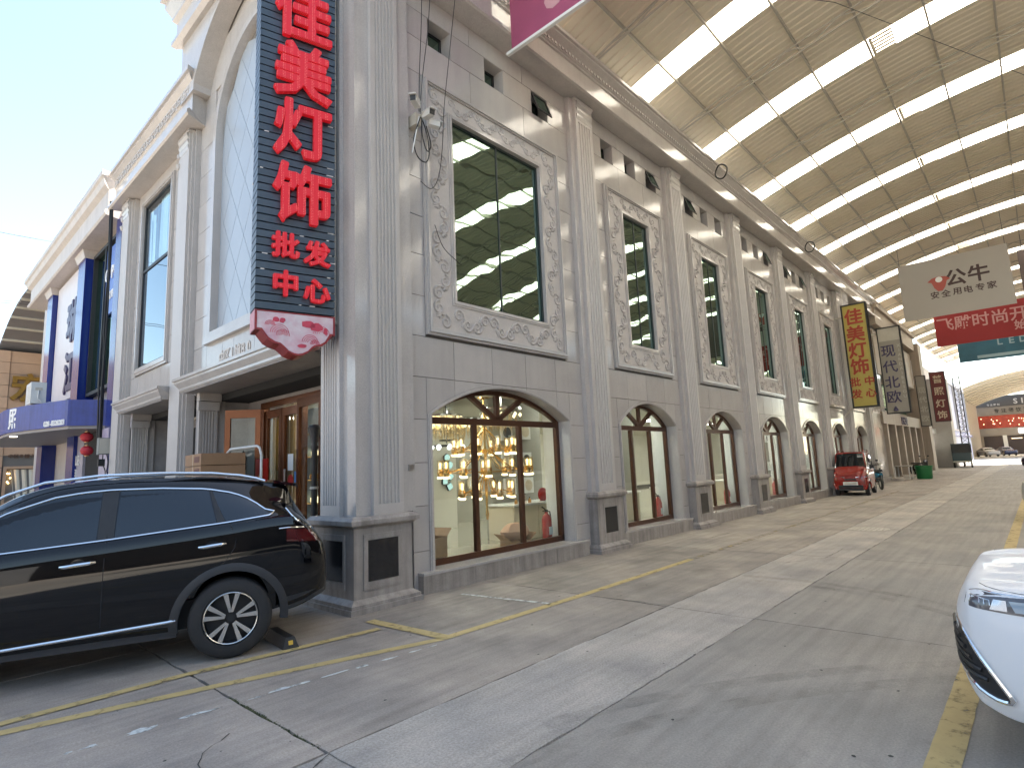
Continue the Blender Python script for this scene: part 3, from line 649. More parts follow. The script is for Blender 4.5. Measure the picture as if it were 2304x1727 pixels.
# curtain of amber strips behind the glass
M['amber'] = mat('amber_pvc_strip', (.45, .22, .05), .15, rand=.3)
for k in range(9):
    y = 3.85 + k * .14; t = MB(); t.box(1.44, 1.446, y, y + .12, .1, 2.85); t.build('curtain_strip', M['amber'], d1)
# bronze and gilt letters
def glyphs(s, name, m, parent, T, size, x, z, dx=0, dz=0, depth=.04, off=.018, per=True, sx=1.0, y=0., bev=0):
    """letters as meshes; local plane (x,z), depth along +y"""
    out = []; cx, cz = x, z
    for ch in ([*s] if per else [s]):
        if ch != ' ':
            cu = bpy.data.curves.new('t', 'FONT'); cu.body = ch; cu.size = size; cu.extrude = depth / 2; cu.offset = min(off, .012) * size; cu.align_x = 'CENTER'; cu.align_y = 'CENTER'; cu.resolution_u = 2
            to = bpy.data.objects.new('t', cu); S.collection.objects.link(to); dg = bpy.context.evaluated_depsgraph_get(); dg.update()
            me = bpy.data.meshes.new_from_object(to.evaluated_get(dg)); bpy.data.objects.remove(to); bpy.data.curves.remove(cu)
            if off > .013:      # heavier strokes: overlay shifted copies, each a hair deeper
                q = (off - .008) * size; bm = bmesh.new(); v0 = [v.co.copy() for v in me.vertices]; fs = [tuple(p.vertices) for p in me.polygons]
                vv, ff_ = [], []
                for k, (ax, ay) in enumerate(((0, 0), (q, 0), (-q, 0), (0, q), (0, -q), (q * .7, q * .7), (-q * .7, -q * .7), (q * .7, -q * .7), (-q * .7, q * .7))):
                    n0 = len(vv); vv += [(c.x + ax, c.y + ay, c.z * (1 - .012 * k)) for c in v0]; ff_ += [tuple(i + n0 for i in f) for f in fs]
                bm.free(); me = bpy.data.meshes.new('letters'); me.from_pydata(vv, [], ff_)
            if per and len(me.vertices):
                xs_ = [v.co.x for v in me.vertices]; ys_ = [v.co.y for v in me.vertices]
                ox, oy = (min(xs_) + max(xs_)) / 2, (min(ys_) + max(ys_)) / 2
                if ord(ch) < 256: oy = 0 if True else oy
            else: ox = oy = 0
            for v in me.vertices: v.co = Vector(T((cx + (v.co.x - ox) * sx, y + depth / 2 - v.co.z, cz + v.co.y - (oy if per and ord(ch) > 256 else 0))))
            me.materials.clear(); me.materials.append(m); o = bpy.data.objects.new(name, me); S.collection.objects.link(o); o.parent = parent; out.append(o)
        cx += dx; cz += dz
    return out
M['gilt'] = mat('gilt_letter', (.55, .36, .18), .35, metal=.6)
LFm = lambda p: (.4 - p[1], p[0], p[2])
LFr = lambda p: (.4 - p[1], -p[0], p[2])       # reads left to right when seen from the street corner
glyphs('中区1幢80', 'raised_letter', mat('pale_gilt', (.5, .44, .385), .4), bd, LFr, .28, -4.95, 3.84, dx=.23, depth=.008, y=.003)
for s, z in (('金', 8.0), ('港', 6.7), ('灯', 5.55)):
    glyphs(s, 'gilt_letter', M['gilt'], fr, LFr, .95, -3.35, z, depth=.08, y=-.08)

# ---------------------------------------------------------------- the tall corner sign
TH = R(14); SA = Vector((-.86, .68)); su = Vector((math.cos(TH), -math.sin(TH))); sn = Vector((-math.sin(TH), -math.cos(TH)))
sg = thing('vertical_shop_sign', 'tall dark slatted sign with big red characters hung on the corner pier', 'sign', (-.4, .6, 3.6))
SB = (-.4, .6, 3.6)
def SGT(p):     # (along, out towards the viewer, up)
    q = SA + su * p[0] + sn * p[1]; return (q.x - SB[0], q.y - SB[1], p[2] - SB[2])
M['slat'] = mat('dark_slate_blue_slat', (.045, .066, .088), .35, var=.1, vs=6, rand=.12)
b = MB(); b.box(.03, .92, -.30, -.05, 3.62, 8.6); b.build('box_frame', M['dark'], sg, SGT)
for k in range(50):
    z = 3.615 + k * .1; b = MB(); b.box(0, .945, -.045, 0, z, z + .083); o = b.build('front_slat', M['slat'], sg, SGT)
    b = MB(); b.box(-.004, .03, -.32, -.003, z, z + .083); b.build('side_slat', M['slat'], sg, SGT)
b = MB()
for k in range(26):
    z = 3.7 + random.randrange(26) * .1; x = random.choice((.05, .5, .62, .86, .86, .86)) + random.uniform(-.03, .03); b.box(x, x + random.uniform(.03, .07), -.01, .004, z, z + .01)
b.build('exposed_white_tape', M['white'], sg, SGT, kind='stuff')
def ledmat(name, col, sc=46):
    m = mat(name, col, .4, spec=.4); nt = m.node_tree; N = nt.nodes; L = nt.links; p = N['Principled BSDF']
    tc = N.new('ShaderNodeTexCoord'); v = N.new('ShaderNodeTexVoronoi'); v.inputs['Scale'].default_value = sc; v.inputs['Randomness'].default_value = .15; L.new(tc.outputs['Object'], v.inputs['Vector'])
    r = N.new('ShaderNodeMapRange'); r.inputs[1].default_value = .28; r.inputs[2].default_value = .2; L.new(v.outputs['Distance'], r.inputs[0])
    x = N.new('ShaderNodeMix'); x.data_type = 'RGBA'; L.new(r.outputs[0], x.inputs[0]); x.inputs[6].default_value = (*col, 1); x.inputs[7].default_value = (.75, .25, .2, 1); L.new(x.outputs[2], p.inputs['Base Color'])
    p.inputs['Emission Color'].default_value = (1, .02, .03, 1); p.inputs['Emission Strength'].default_value = .035; return m
M['led'] = ledmat('red_led_letter', (.52, .008, .02))
for s, z in (('佳', 7.66), ('美', 6.82), ('灯', 6.0), ('饰', 5.12)): glyphs(s, 'big_character', M['led'], sg, SGT, .80, .515, z, depth=.07, off=.026, y=.035, sx=.92)
for s, x, z in (('批', .325, 4.43), ('发', .705, 4.38), ('中', .33, 3.94), ('心', .705, 3.89)): glyphs(s, 'small_character', M['led'], sg, SGT, .33, x, z, depth=.05, off=.034, y=.03)
def foot(s, z0=3.6):
    ctrl = [(0, -.25), (.06, -.25), (.09, -.29), (.14, -.355), (.22, -.4), (.285, -.415), (.33, -.45), (.38, -.5), (.45, -.53), (.5, -.536), (.55, -.525), (.62, -.49), (.665, -.44), (.705, -.412), (.78, -.395), (.84, -.355), (.88, -.29), (.905, -.25), (.945, -.25)]
    m = .4725
    return [(s, z0 - s)] + [(m + (x - m) * (1 - s / .4725), z0 + z + s) for x, z in ctrl] + [(.945 - s, z0 - s)]
M['redbox'] = mat('red_acrylic_edge', (.26, .02, .02), .3); M['pink'] = mat('faded_red_side', (.52, .19, .22), .4)
b = MB(); b.prism(foot(0), -.32, -.012); b.build('foot_box', M['redbox'], sg, SGT)
b = MB(); b.ring(foot(0), foot(.022), -.012, .006); b.build('foot_edge', M['redbox'], sg, SGT)
b = MB(); b.box(-.004, -.001, -.315, -.004, 3.36, 3.595); b.build('foot_side', M['pink'], sg, SGT)
b = MB(); b.prism(foot(.022), -.012, -.002); ff = b.build('foot_face', mat('white_acrylic_face', (.62, .54, .56), .25, var=.1, vs=6, col2=(.6, .36, .42)), sg, SGT)
M['wave'] = mat('pink_wave_print', (.52, .05, .09), .4, var=.2, vs=8); b = MB()
for cx, cz, rr in ((.28, 3.33, .11), (.32, 3.30, .08), (.64, 3.24, .1), (.7, 3.22, .06), (.78, 3.36, .1), (.17, 3.42, .06)):
    for k in range(4):
        r0 = rr * (1 - k * .22); pa = [(cx + r0 * math.cos(a), cz + r0 * math.sin(a)) for a in [math.pi * j / 10 for j in range(11)]]; pi_ = [(cx + (r0 - .006) * math.cos(a), cz + (r0 - .006) * math.sin(a)) for a in [math.pi * j / 10 for j in range(11)]]
        b.ring(pa, pi_, -.002, .001)
for cx, cz, w, h in ((.24, 3.49, .05, .035), (.31, 3.49, .04, .04), (.62, 3.47, .09, .05), (.72, 3.44, .08, .06), (.83, 3.4, .03, .06), (.55, 3.19, .06, .03)):
    b.prism([(cx + w * math.cos(j * .628) * random.uniform(.7, 1.1), cz + h * math.sin(j * .628) * random.uniform(.7, 1.1)) for j in range(10)], -.002, .0012)
b.build('printed_waves', M['wave'], ff, SGT, kind='stuff')
b = MB()
for z in (3.55, 5.2, 6.9): b.box(.93, 1.13, -.2, -.16, z, z + .05)
b.tube([SGTp for SGTp in [(.96, -.1, 3.55), (.96, -.1, 8.6)]], .025, 8); b.build('mounting_bracket', M['steel'], sg, SGT)
# ---------------------------------------------------------------- blue lighting shop next door (left)
op = thing('blue_lighting_shop', 'shop front with blue pillars and blue awning left of the granite building', 'building')
M['bluep'] = mat('glossy_blue_cladding', (.012, .028, .19), .18, var=.05, vs=2); M['bluea'] = mat('faded_blue_awning', (.03, .05, .26), .4, var=.25, vs=3, streak=.35)
M['cream'] = mat('cream_stone', (.50, .455, .42), .5, var=.08, vs=2, speck=.1, ss=90, streak=.15)
b = MB(); b.box(.62, 9, 12.0, 25, 0, 9.4); b.build('wall', M['cream'], op)
CO = [(.1, 9.0), (.42, 9.0), (.46, 9.05), (.46, 9.12), (.38, 9.2), (.38, 9.75), (.5, 9.85), (.55, 10.0), (.6, 10.05), (.6, 10.2), (-.2, 10.22), (-.2, 9.0)]
b = MB(); b.loft([[LF((u + s * max(0, o - .3), o, z)) for o, z in CO] for u, s in ((12.35, -1), (24.2, 1))]); b.build('cornice', M['cream'], op)
for y in (16.03, 21.08):
    b = MB(); b.box(.2, .7, y - .46, y + .46, 0, 8.75); p = b.build('blue_pillar', M['bluep'], op)
    b = MB(); b.frus(.17, .7, y - .49, y + .49, 8.75, 9.0, 0, .08); b.build('capital', M['cream'], p)
b = MB(); b.box(.3, .62, 11.95, 12.5, 0, 9.0); b.build('blue_edge', M['bluep'], op)
b = MB(); b.ring(rect_path(12.5, 15.5, 4.3, 8.8), rect_path(12.6, 15.4, 4.4, 8.7), -.2, .0); b.box(14.0, 14.07, -.2, 0, 4.4, 8.7); wf = b.build('window_frame', M['black'], op, LF)
g = MB(); g.box(12.6, 15.4, -.12, -.11, 4.4, 8.7); g.build('pane', M['green'], wf, LF)
M['bluesign'] = mat('blue_sign_board', (.05, .12, .42), .35)
b = MB(); b.box(12.62, 13.95, -.08, -.03, 6.5, 8.55); s_ = b.build('sign_board', M['bluesign'], op, LF)
glyphs('OPPLE', 'letter', M['white'], s_, LFr, .52, -13.75, 7.7, dx=.3, depth=.03, y=-.03, off=.02); glyphs('欧普照明', 'letter', M['white'], s_, LFr, .26, -13.65, 7.05, dx=.28, depth=.02, y=-.03)
b = MB(); b.box(16.6, 20.5, -.25, .05, 4.5, 8.9); pn = b.build('white_panel', mat('pale_panel', (.62, .58, .58), .4, var=.05), op, LF)
M['ink'] = mat('dark_purple_letter', (.05, .04, .10), .4)
glyphs('琳江', 'calligraphy_letter', M['ink'], pn, LFr, 1.5, -17.6, 7.15, dz=-1.75, depth=.06, y=.05, off=.03)
# awning with rounded nose
pl = [(.6, 12.45), (-.45, 12.95), (-1.0, 14.6), (-1.22, 15.4), (-1.33, 15.95), (-1.36, 16.5), (-1.36, 21.8), (.6, 21.8)]
b = MB(); b.prismz(pl, 3.2, 3.9); aw = b.build('awning', M['bluea'], op)
b = MB(); b.prismz([(x + (.04 if x < .5 else 0), y + .03) for x, y in pl], 3.12, 3.199); b.build('awning_soffit', M['soffit'], aw)
AT = lambda p: (-1.0 - p[0] * .2635 * -1 - .02, 14.6 + p[0] * -.9647 - p[1] * 0, p[2])
def seg(p0, p1):
    d = (Vector(p1) - Vector(p0)); L = d.length; d /= L; n = Vector((d.y, -d.x))
    return lambda p: (p0[0] + d.x * p[0] + n.x * p[1], p0[1] + d.y * p[0] + n.y * p[1], p[2])
glyphs('照明', 'awning_letter', M['white'], aw, seg((-1.33, 15.95), (-.45, 12.95)), .62, .5, 3.58, dx=.62, depth=.05, off=.02)
glyphs('028-8328283', 'phone_digit', M['white'], aw, seg((-1.0, 14.6), (-.45, 12.95)), .2, .75, 3.3, dx=.085, depth=.02, off=.02)
b = MB(); b.lathe([(.001, 3.1), (.09, 3.1), (.09, 3.12), (.001, 3.12)], (-1.15, 16, 0), 14); b.build('downlight', emit('downlight', (1, .85, .6), 1.5), aw)
b = MB(); b.box(.3, .55, 14.8, 16.9, 0, 3.1); ls = b.build('sign_pillar', mat('pale_lilac_panel', (.42, .40, .46), .3, var=.15, vs=2), op)
glyphs('OPPLE', 'letter', M['white'], ls, lambda p: (.3 - p[1], -p[0], p[2]), .4, -16.3, 2.35, dx=.27, depth=.03, off=.02); glyphs('照明', 'letter', M['white'], ls, lambda p: (.3 - p[1], -p[0], p[2]), .34, -15.95, 1.95, dx=.34, depth=.03, off=.02)
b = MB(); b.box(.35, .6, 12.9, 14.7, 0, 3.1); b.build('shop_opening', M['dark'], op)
b = MB(); b.box(.28, .5, 12.0, 12.85, 0, 3.1); b.build('poster_pillar', mat('purple_poster', (.30, .26, .38), .4, var=.5, vs=1.6, col2=(.5, .45, .5)), op)
# air conditioner on the awning
t = thing('air_conditioner', 'white outdoor air conditioner unit standing on the blue awning', 'air conditioner', (-.85, 15.0, 3.9))
M['acw'] = mat('ivory_enamel', (.62, .64, .62), .4, var=.05)
b = MB(); b.box(-.17, .17, -.4, .4, .05, .65); b.build('casing', M['acw'], t)
b = MB()
for k in range(9): b.box(-.172, -.168, -.3, .15, .12 + k * .05, .14 + k * .05)
b.build('fan_grille', M['steel'], t); b = MB(); b.box(-.08, .08, -.404, -.398, .42, .5); b.box(-.15, -.1, -.3, .3, 0, .05); b.box(.1, .15, -.3, .3, 0, .05); b.build('bracket', M['steel'], t)
b = MB(); b.tube([(0, -.42, .42), (-.02, -.45, .2), (.1, -.44, .05), (.3, -.42, .1)], .018, 6); b.build('pipe', M['acw'], t)
# red lanterns under the awning
M['lantern'] = mat('red_lantern_silk', (.5, .03, .04), .5)
for k, (x, y, z) in enumerate(((.05, 13.2, 2.92), (.07, 13.2, 2.55))):
    t = thing('red_lantern', ('upper' if not k else 'lower') + ' of two red lanterns hung under the blue awning', 'lantern', (x, y, z), group='red lanterns under the awning')
    b = MB(); b.lathe([(.05, -.13), (.13, -.08), (.16, 0), (.13, .08), (.05, .13)], n=14); b.build('shade', M['lantern'], t, smooth=True)
    for za in (.13, -.15): b = MB(); b.lathe([(.055, za), (.055, za + .02)], n=10); b.build('rim', M['gilt'], t)
    b = MB(); b.tube([(0, 0, .15), (0, 0, .2)], .006, 5); b.build('cord', M['gilt'], t)
# meter box with cable bundle between the two buildings
t = thing('meter_box', 'grey metal electricity meter box on the wall between the granite and blue shops', 'meter box', (.2, 11.72, 2.38))
b = MB(); b.box(-.2, .2, -.09, .12, 0, .42); b.build('case', mat('grey_meter_enamel', (.22, .23, .22), .5, var=.1), t)
b = MB(); b.box(-.19, .04, -.1, -.088, .02, .4); b.build('door', M['steel'], t); b = MB(); b.box(.06, .15, -.096, -.088, .22, .36); b.build('window', M['black'], t)
b = MB()
for dx in (-.08, 0, .1): b.tube([(dx, 0, 0), (dx * 1.6 + .03, -.06, -.2), (dx * .4, -.08, -.42), (dx + .08, -.04, -.7)], .012, 6)
b.box(-.2, -.06, -.14, -.04, -.3, -.12); b.build('loose_wires', M['cable'], t)
t = thing('cable_bundle', 'thick black cable bundle hanging down the joint between the two shop fronts', 'cable bundle', (.05, 11.95, 2.8))
for k, (dx, dy) in enumerate(((0, 0), (.035, .02), (-.03, .03), (.015, -.03))):
    b = MB(); b.tube([(dx * (1.2 if i < 6 else .5) + .02 * math.sin(i * .7 + k), dy - (.55 if i > 11 else 0) * 0, i * .5) for i in range(14)] , .022, 7); b.build('cable', M['cable'], t)

# ---------------------------------------------------------------- tan shops across the far side street and their own vault
tb = thing('tan_shop', 'tan stone faced shop with a gilt character across the side street at the far left', 'building', (0, 41, 0))
M['tan'] = mat('tan_stone', (.50, .33, .22), .55, var=.08, vs=1.2, speck=.06, ss=60, rand=.04)
b = MB(); b.box(-14, 50, .12, 8, 0, 10.2); b.build('wall', M['joint'], tb)
for r in range(14):
    z0 = .0 + r * .73
    for x0, x1 in [(-6, -4), (-4, -2.2), (-2.2, -.4), (-.4, 1.38)] + [(1.38, 4.9)] * 1 + [(4.9, 7)]:
        if x0 == 1.38 and (z0 < 3.0): continue
        b = MB(); b.box(x0 + .012, x1 - .012, 0 if x0 != 1.38 else .06, .12, z0 + .012, z0 + .718); b.build('stone_panel', M['tan'], tb)
b = MB(); b.ring(rect_path(1.45, 4.8, .3, 3.0), rect_path(1.6, 4.65, .45, 2.85), -.05, .1); w_ = b.build('shop_window_frame', M['tan'], tb)
b = MB(); n = 30
b.loft([[(1.8 + 2.4 * k / n + (.3 if z < 2 else 0) * (1 - k / n) * 1.0, .1 + .05 * math.sin(k * 1.4), z) for k in range(n + 1)] for z in (.5, 2.8)], False, False); b.build('curtain', mat('lace_curtain', (.7, .66, .56), .8), w_)
b = MB()
for k in range(14): b.lathe([(.001, 0), (.05, .05), (.001, .12)], (4.0 + random.uniform(-.25, .5), .0, 1.9 + random.uniform(0, .7)), 6)
for k in range(5): b.lathe([(.001, 0), (.05, .05), (.001, .12)], (1.62 + random.uniform(0, .2), .0, 1.9 + random.uniform(0, .7)), 6)
b.build('window_lamp', emit('warm_lamp', (1, .62, .2), 2.2), w_)
TB = lambda p: (p[0], -p[1], p[2])
glyphs('宏', 'gilt_character', mat('dark_gold_letter', (.35, .2, .05), .3, metal=.8), tb, TB, 1.9, 2.35, 7.9, depth=.2, off=.02, y=.0)
glyphs('中区B幢38号', 'small_letter', mat('brown_letter', (.1, .05, .03), .5), tb, TB, .26, 1.75, 3.62, dx=.26, depth=.03)
v2 = thing('side_arcade_roof', 'dark curved sheet roof edge rising behind the blue shop at the far left', 'roof', (.85, 33, 10))
def rz2(y): return 15.0 - 26 + math.sqrt(26 * 26 - (y - 33) ** 2) - (15 - 26 + math.sqrt(26 * 26 - 81)) + 10.25
M['roofdk'] = mat('grey_roof_sheet', (.20, .20, .21), .5, var=.1, vs=1)
for k in range(11):
    y0, y1 = 42.0 - k * 1.65, 42.0 - (k + 1) * 1.65
    b = MB(); b.loft([[(.8, y, rz2(y)), (60, y, rz2(y)), (60, y, rz2(y) + .05), (.8, y, rz2(y) + .05)] for y in (y0 - .02, y1 + .02)]); b.build('roof_sheet', M['roofdk'], v2, lambda p: (p[0] - .85, p[1] - 33, p[2] - 10))
    b = MB(); b.box(.8, 60, y0 - .05, y0 + .05, rz2(y0) - .12, rz2(y0) - .01); b.build('purlin', M['steel'], v2, lambda p: (p[0] - .85, p[1] - 33, p[2] - 10))
b = MB(); b.box(-40, 60, 50, 51, 0, 8); b.build('far_block', M['cream'], tb, lambda p: (p[0], p[1] - 41, p[2]))
# ---------------------------------------------------------------- shop interior behind the arches
M['wallc'] = mat('warm_white_plaster', (.62, .60, .53), .6, var=.04); M['wallg'] = mat('grey_display_wall', (.30, .29, .25), .6, var=.05)
M['tilef'] = mat('glossy_floor_tile', (.36, .34, .28), .06, var=.08, vs=2); M['gold'] = mat('polished_gold', (.80, .52, .20), .2, metal=1)
M['bulb'] = emit('warm_bulb', (1, .76, .42), .75); M['cool'] = emit('cool_lamp', (.62, .9, .82), .17); M['panelL'] = emit('ceiling_light', (1, .96, .85), 7.5)
M['lampglass'] = glassmat('lamp_glass', tint=(1, .95, .85), base=.06); M['red'] = mat('red_enamel', (.42, .02, .015), .3)
M['card'] = mat('brown_cardboard', (.34, .2, .11), .75, var=.1, vs=6); M['cab'] = mat('cream_cabinet', (.62, .54, .40), .4)
hall = MB(); hall.box(1.72, 31.6, .66, 11.5, .02, .17); hall.build('shop_floor', M['tilef'], bd)
b = MB(); b.box(1.75, 31.6, 11.2, 11.45, .17, 3.1); b.box(31.5, 31.7, .66, 11.4, .17, 3.1); b.build('inner_wall', M['wallc'], bd)
b = MB(); b.box(1.4, 31.6, .64, 11.5, 3.1, 3.149); b.build('ceiling', M['wallc'], bd)
b = MB(); b.box(1.78, 31.4, 11.17, 11.199, .17, .3); b.build('skirting', M['black'], bd)
for i, B in enumerate(BAYS):
    c, aw = B['c'], B['aw']; xr = c + aw
    for y in (1.9, 4.5, 8.0):
        b = MB(); b.box(c - .7, c + .7, y - .14, y + .14, 3.07, 3.099); b.build('ceiling_light', M['panelL'], bd)
    b = MB(); b.box(xr + .12, xr + .5, .7, 1.0, .17, 3.1); b.build('white_column', M['white'], bd)
    b = MB(); b.box(xr + .25 if i else 4.9, xr + 1.9, 2.55, 2.7, .17, 3.1); b.build('display_wall', M['wallg'], bd)
    if i > 5: continue
    x0 = 4.75 if i == 0 else c - .3
    t = thing('display_cabinet', 'low cream display cabinet inside ' + ['the widest arched window by the corner', 'the second arched window from the corner', 'the third arched window from the corner', 'the fourth arched window from the corner', 'the fifth arched window, before the red van', 'the arched window beside the red van'][i], 'cabinet', (x0, 2.1, .17), group='display cabinets in the shop')
    b = MB(); b.box(0, 2.2, -.3, .4, .0, .66); b.build('body', M['cab'], t); b = MB(); b.box(-.03, 2.23, -.34, .42, .665, .7); b.build('worktop', M['white'], t)
    for k in range(3): b = MB(); b.box(.02 + k * .73, .71 + k * .73, -.315, -.302, .06, .64); b.build('door', M['cab'], t)
    # framed ceiling lamps on display
    if i < 5:
        for k, (dx, z, kind) in enumerate(((.35, 2.35, 0), (.95, 2.38, 1), (.95, 1.75, 0), (.4, 1.2, 1), (.98, 1.2, 1), (.35, 1.78, 1))):
            if i and k > 3: continue
            x = (5.05 + dx) if i == 0 else xr + .3 + dx * .6
            t = thing('square_wall_lamp' if not kind else 'ring_wall_lamp', ('square' if not kind else 'round') + ' white display lamp, ' + ['upper left', 'upper right', 'middle right', 'lower left', 'lower right', 'middle left'][k] + ' on the grey wall behind arched window ' + ['one', 'two', 'three', 'four', 'five'][i], 'lamp', (x, 2.54, z), group='display lamps on the grey wall')
            b = MB(); b.box(-.17, .17, -.05, .005, -.17, .17); b.build('frame', M['white'], t)
            b = MB(); b.lathe([(.05, -.062), (.12, -.062), (.12, -.051), (.05, -.051)], n=20, axis='y'); b.build('ring', M['cab'] if kind else M['black'], t)
    # fire extinguisher in the right corner of the window
    if i < 4:
        t = thing('fire_extinguisher', 'red fire extinguisher standing inside ' + ['the widest arched window by the corner', 'the second arched window from the corner', 'the third arched window from the corner', 'the fourth arched window from the corner'][i], 'fire extinguisher', (xr + .05 - .12, .82, .17), group='fire extinguishers in the windows')
        t.location = (xr - .08, .85, .17)
        b = MB(); b.lathe([(.001, .0), (.088, .0), (.09, .02), (.09, .46), (.07, .53), (.03, .57), (.03, .6), (.001, .6)], n=16); b.build('cylinder', M['red'], t, smooth=True)
        b = MB(); b.box(-.025, .025, -.02, .02, .6, .64); b.tube([(-.02, 0, .64), (-.12, 0, .7)], .01, 6); b.tube([(-.02, 0, .63), (-.1, 0, .62)], .009, 6); b.build('valve_handle', M['black'], t)
        b = MB(); b.tube([(.02, 0, .61), (.1, 0, .6), (.125, 0, .45), (.115, 0, .15)], .012, 6); b.build('hose', M['black'], t)
        b = MB(); b.box(-.05, .05, -.0925, -.088, .2, .34); b.build('label_plate', M['white'], t)
# three tier chandelier
ch = thing('chandelier', 'three tiered gold chandelier with glass cylinder lamps in the widest arched window', 'chandelier', (4.0, 1.78, 1.76))
b = MB(); b.lathe([(.02, -1.1), (.035, -1.0), (.02, -.9), (.03, -.4), (.045, -.35), (.02, -.3), (.03, .1), (.045, .18), (.02, .25), (.02, 1.15), (.12, 1.17), (.12, 1.19), (.001, 1.19)], n=14); b.build('stem', M['gold'], ch, smooth=True)
for zt, rr, n in ((.18, .58, 10), (-.22, .85, 12), (-.62, .5, 8)):
    for k in range(n):
        a = k * 2 * math.pi / n + rr; x, y = rr * math.cos(a), rr * math.sin(a)
        b = MB(); b.tube([(0.03 * math.cos(a), .03 * math.sin(a), zt + .42), (x * .25, y * .25, zt + .3), (x * .55, y * .55, zt + .08), (x, y, zt)], .009, 5); b.lathe([(.01, zt - .07), (.05, zt - .05), (.06, zt), (.05, zt + .08), (.001, zt + .08)], (x, y, 0), 10); arm = b.build('arm', M['gold'], ch, smooth=True)
        b = MB(); b.lathe([(.001, zt - .095), (.06, zt - .09), (.063, zt - .055), (.001, zt - .05)], (x, y, 0), 10); b.build('glowing_base', M['bulb'], arm)
        b = MB(); b.lathe([(.018, zt + .09), (.022, zt + .2), (.001, zt + .21)], (x, y, 0), 8); b.build('bulb', M['bulb'], arm)
        b = MB(); b.lathe([(.057, zt + .0), (.057, zt + .25), (.055, zt + .25), (.055, zt + .0)], (x, y, 0), 12); b.build('glass_cylinder', M['lampglass'], arm)
    b = MB(); b.tube([(rr * math.cos(t * .2094), rr * math.sin(t * .2094), zt) for t in range(30)], .006, 5, True); b.build('ring', M['gold'], ch)
# crystal pendants under the ceiling
lab = ['long crystal pendant lamp nearest the left jamb of the widest arch', 'crystal pendant lamp left of the chandelier in the widest arch', 'crystal pendant lamp right of the chandelier in the widest arch', 'crystal pendant lamp nearest the right jamb of the widest arch', 'low crystal pendant lamp at the back of the widest arch']
for k, (x, y) in enumerate(((4.15, 3.1), (4.75, 3.6), (5.6, 3.5), (4.3, 1.6), (5.2, 4.2))):
    t = thing('crystal_pendant', lab[k], 'lamp', (x, y, 2.4), group='crystal pendant lamps')
    b = MB()
    for j in range(40): 
        a = j * 2.4; r = .4 * math.sqrt(j / 40); b.lathe([(.001, -.0 - .2 * (1 - r)), (.02, .06), (.001, .3)], (r * math.cos(a), r * math.sin(a), random.uniform(-.05, .05)), 5)
    b.build('crystal_drops', M['lampglass'], t, kind='stuff'); b = MB(); b.lathe([(.001, .3), (.38, .3), (.38, .34), (.001, .34)], n=20); b.tube([(0, 0, .34), (0, 0, .7)], .01, 5); b.build('plate', M['chrome'], t)
    for j in range(8): b = MB(); b.lathe([(.001, -.04), (.035, 0), (.001, .04)], (.36 * math.cos(j * .785), .36 * math.sin(j * .785), .2), 8); b.build('bulb', M['bulb'], t)
# hexagon and square lit panels on the pale wall at the back
b = MB(); b.box(3.55, 3.72, 7.0, 11.0, .17, 3.1)
b = MB(); b.box(5.1, 6.15, 5.0, 5.12, .17, 3.1); b.build('pale_partition', M['wallc'], bd)
b = MB(); b.box(6.15, 10.5, 6.0, 6.12, .17, 3.1); b.build('grey_partition', M['wallg'], bd)
def lit(name, label, x, z, n, r, rot):
    t = thing(name, label, 'lamp', (x, 4.98, z), group='lit panels on the pale wall')
    b = MB(); b.lathe([(.001, -.05), (r, -.05), (r, .0), (.001, .0)], n=n, axis='y'); o = b.build('frame', M['black'], t); o.rotation_euler = (0, rot, 0)
    b = MB(); b.lathe([(.001, -.058), (r * .92, -.058), (r * .92, -.051), (.001, -.051)], n=n, axis='y'); o = b.build('lit_face', M['cool'], t); o.rotation_euler = (0, rot, 0)
for k, (x, z) in enumerate(((5.8, 1.91), (5.71, 1.72), (5.89, 1.73))): lit('hexagon_lamp', ['top', 'left', 'right'][k] + ' of three lit hexagon panels on the pale back wall', x, z, 6, .10, .5)
for k, (x, z) in enumerate(((5.9, 1.45), (5.72, 1.34), (5.87, 1.2))): lit('square_lamp', ['top', 'left', 'bottom'][k] + ' of three lit square panels on the pale back wall', x, z, 4, .11, (.0, .78, .3)[k])
t = thing('ring_lamp', 'white lamp of concentric glowing rings on the back wall behind the chandelier', 'lamp', (8.7, 5.95, 1.78))
for r in (.22, .16, .10): b = MB(); b.tube([(r * math.cos(k * .2618), 0, r * math.sin(k * .2618)) for k in range(24)], .018, 6, True); b.build('glowing_ring', emit('white_ring', (1, 1, 1), .6) if r > .2 else bpy.data.materials['white_ring'], t)
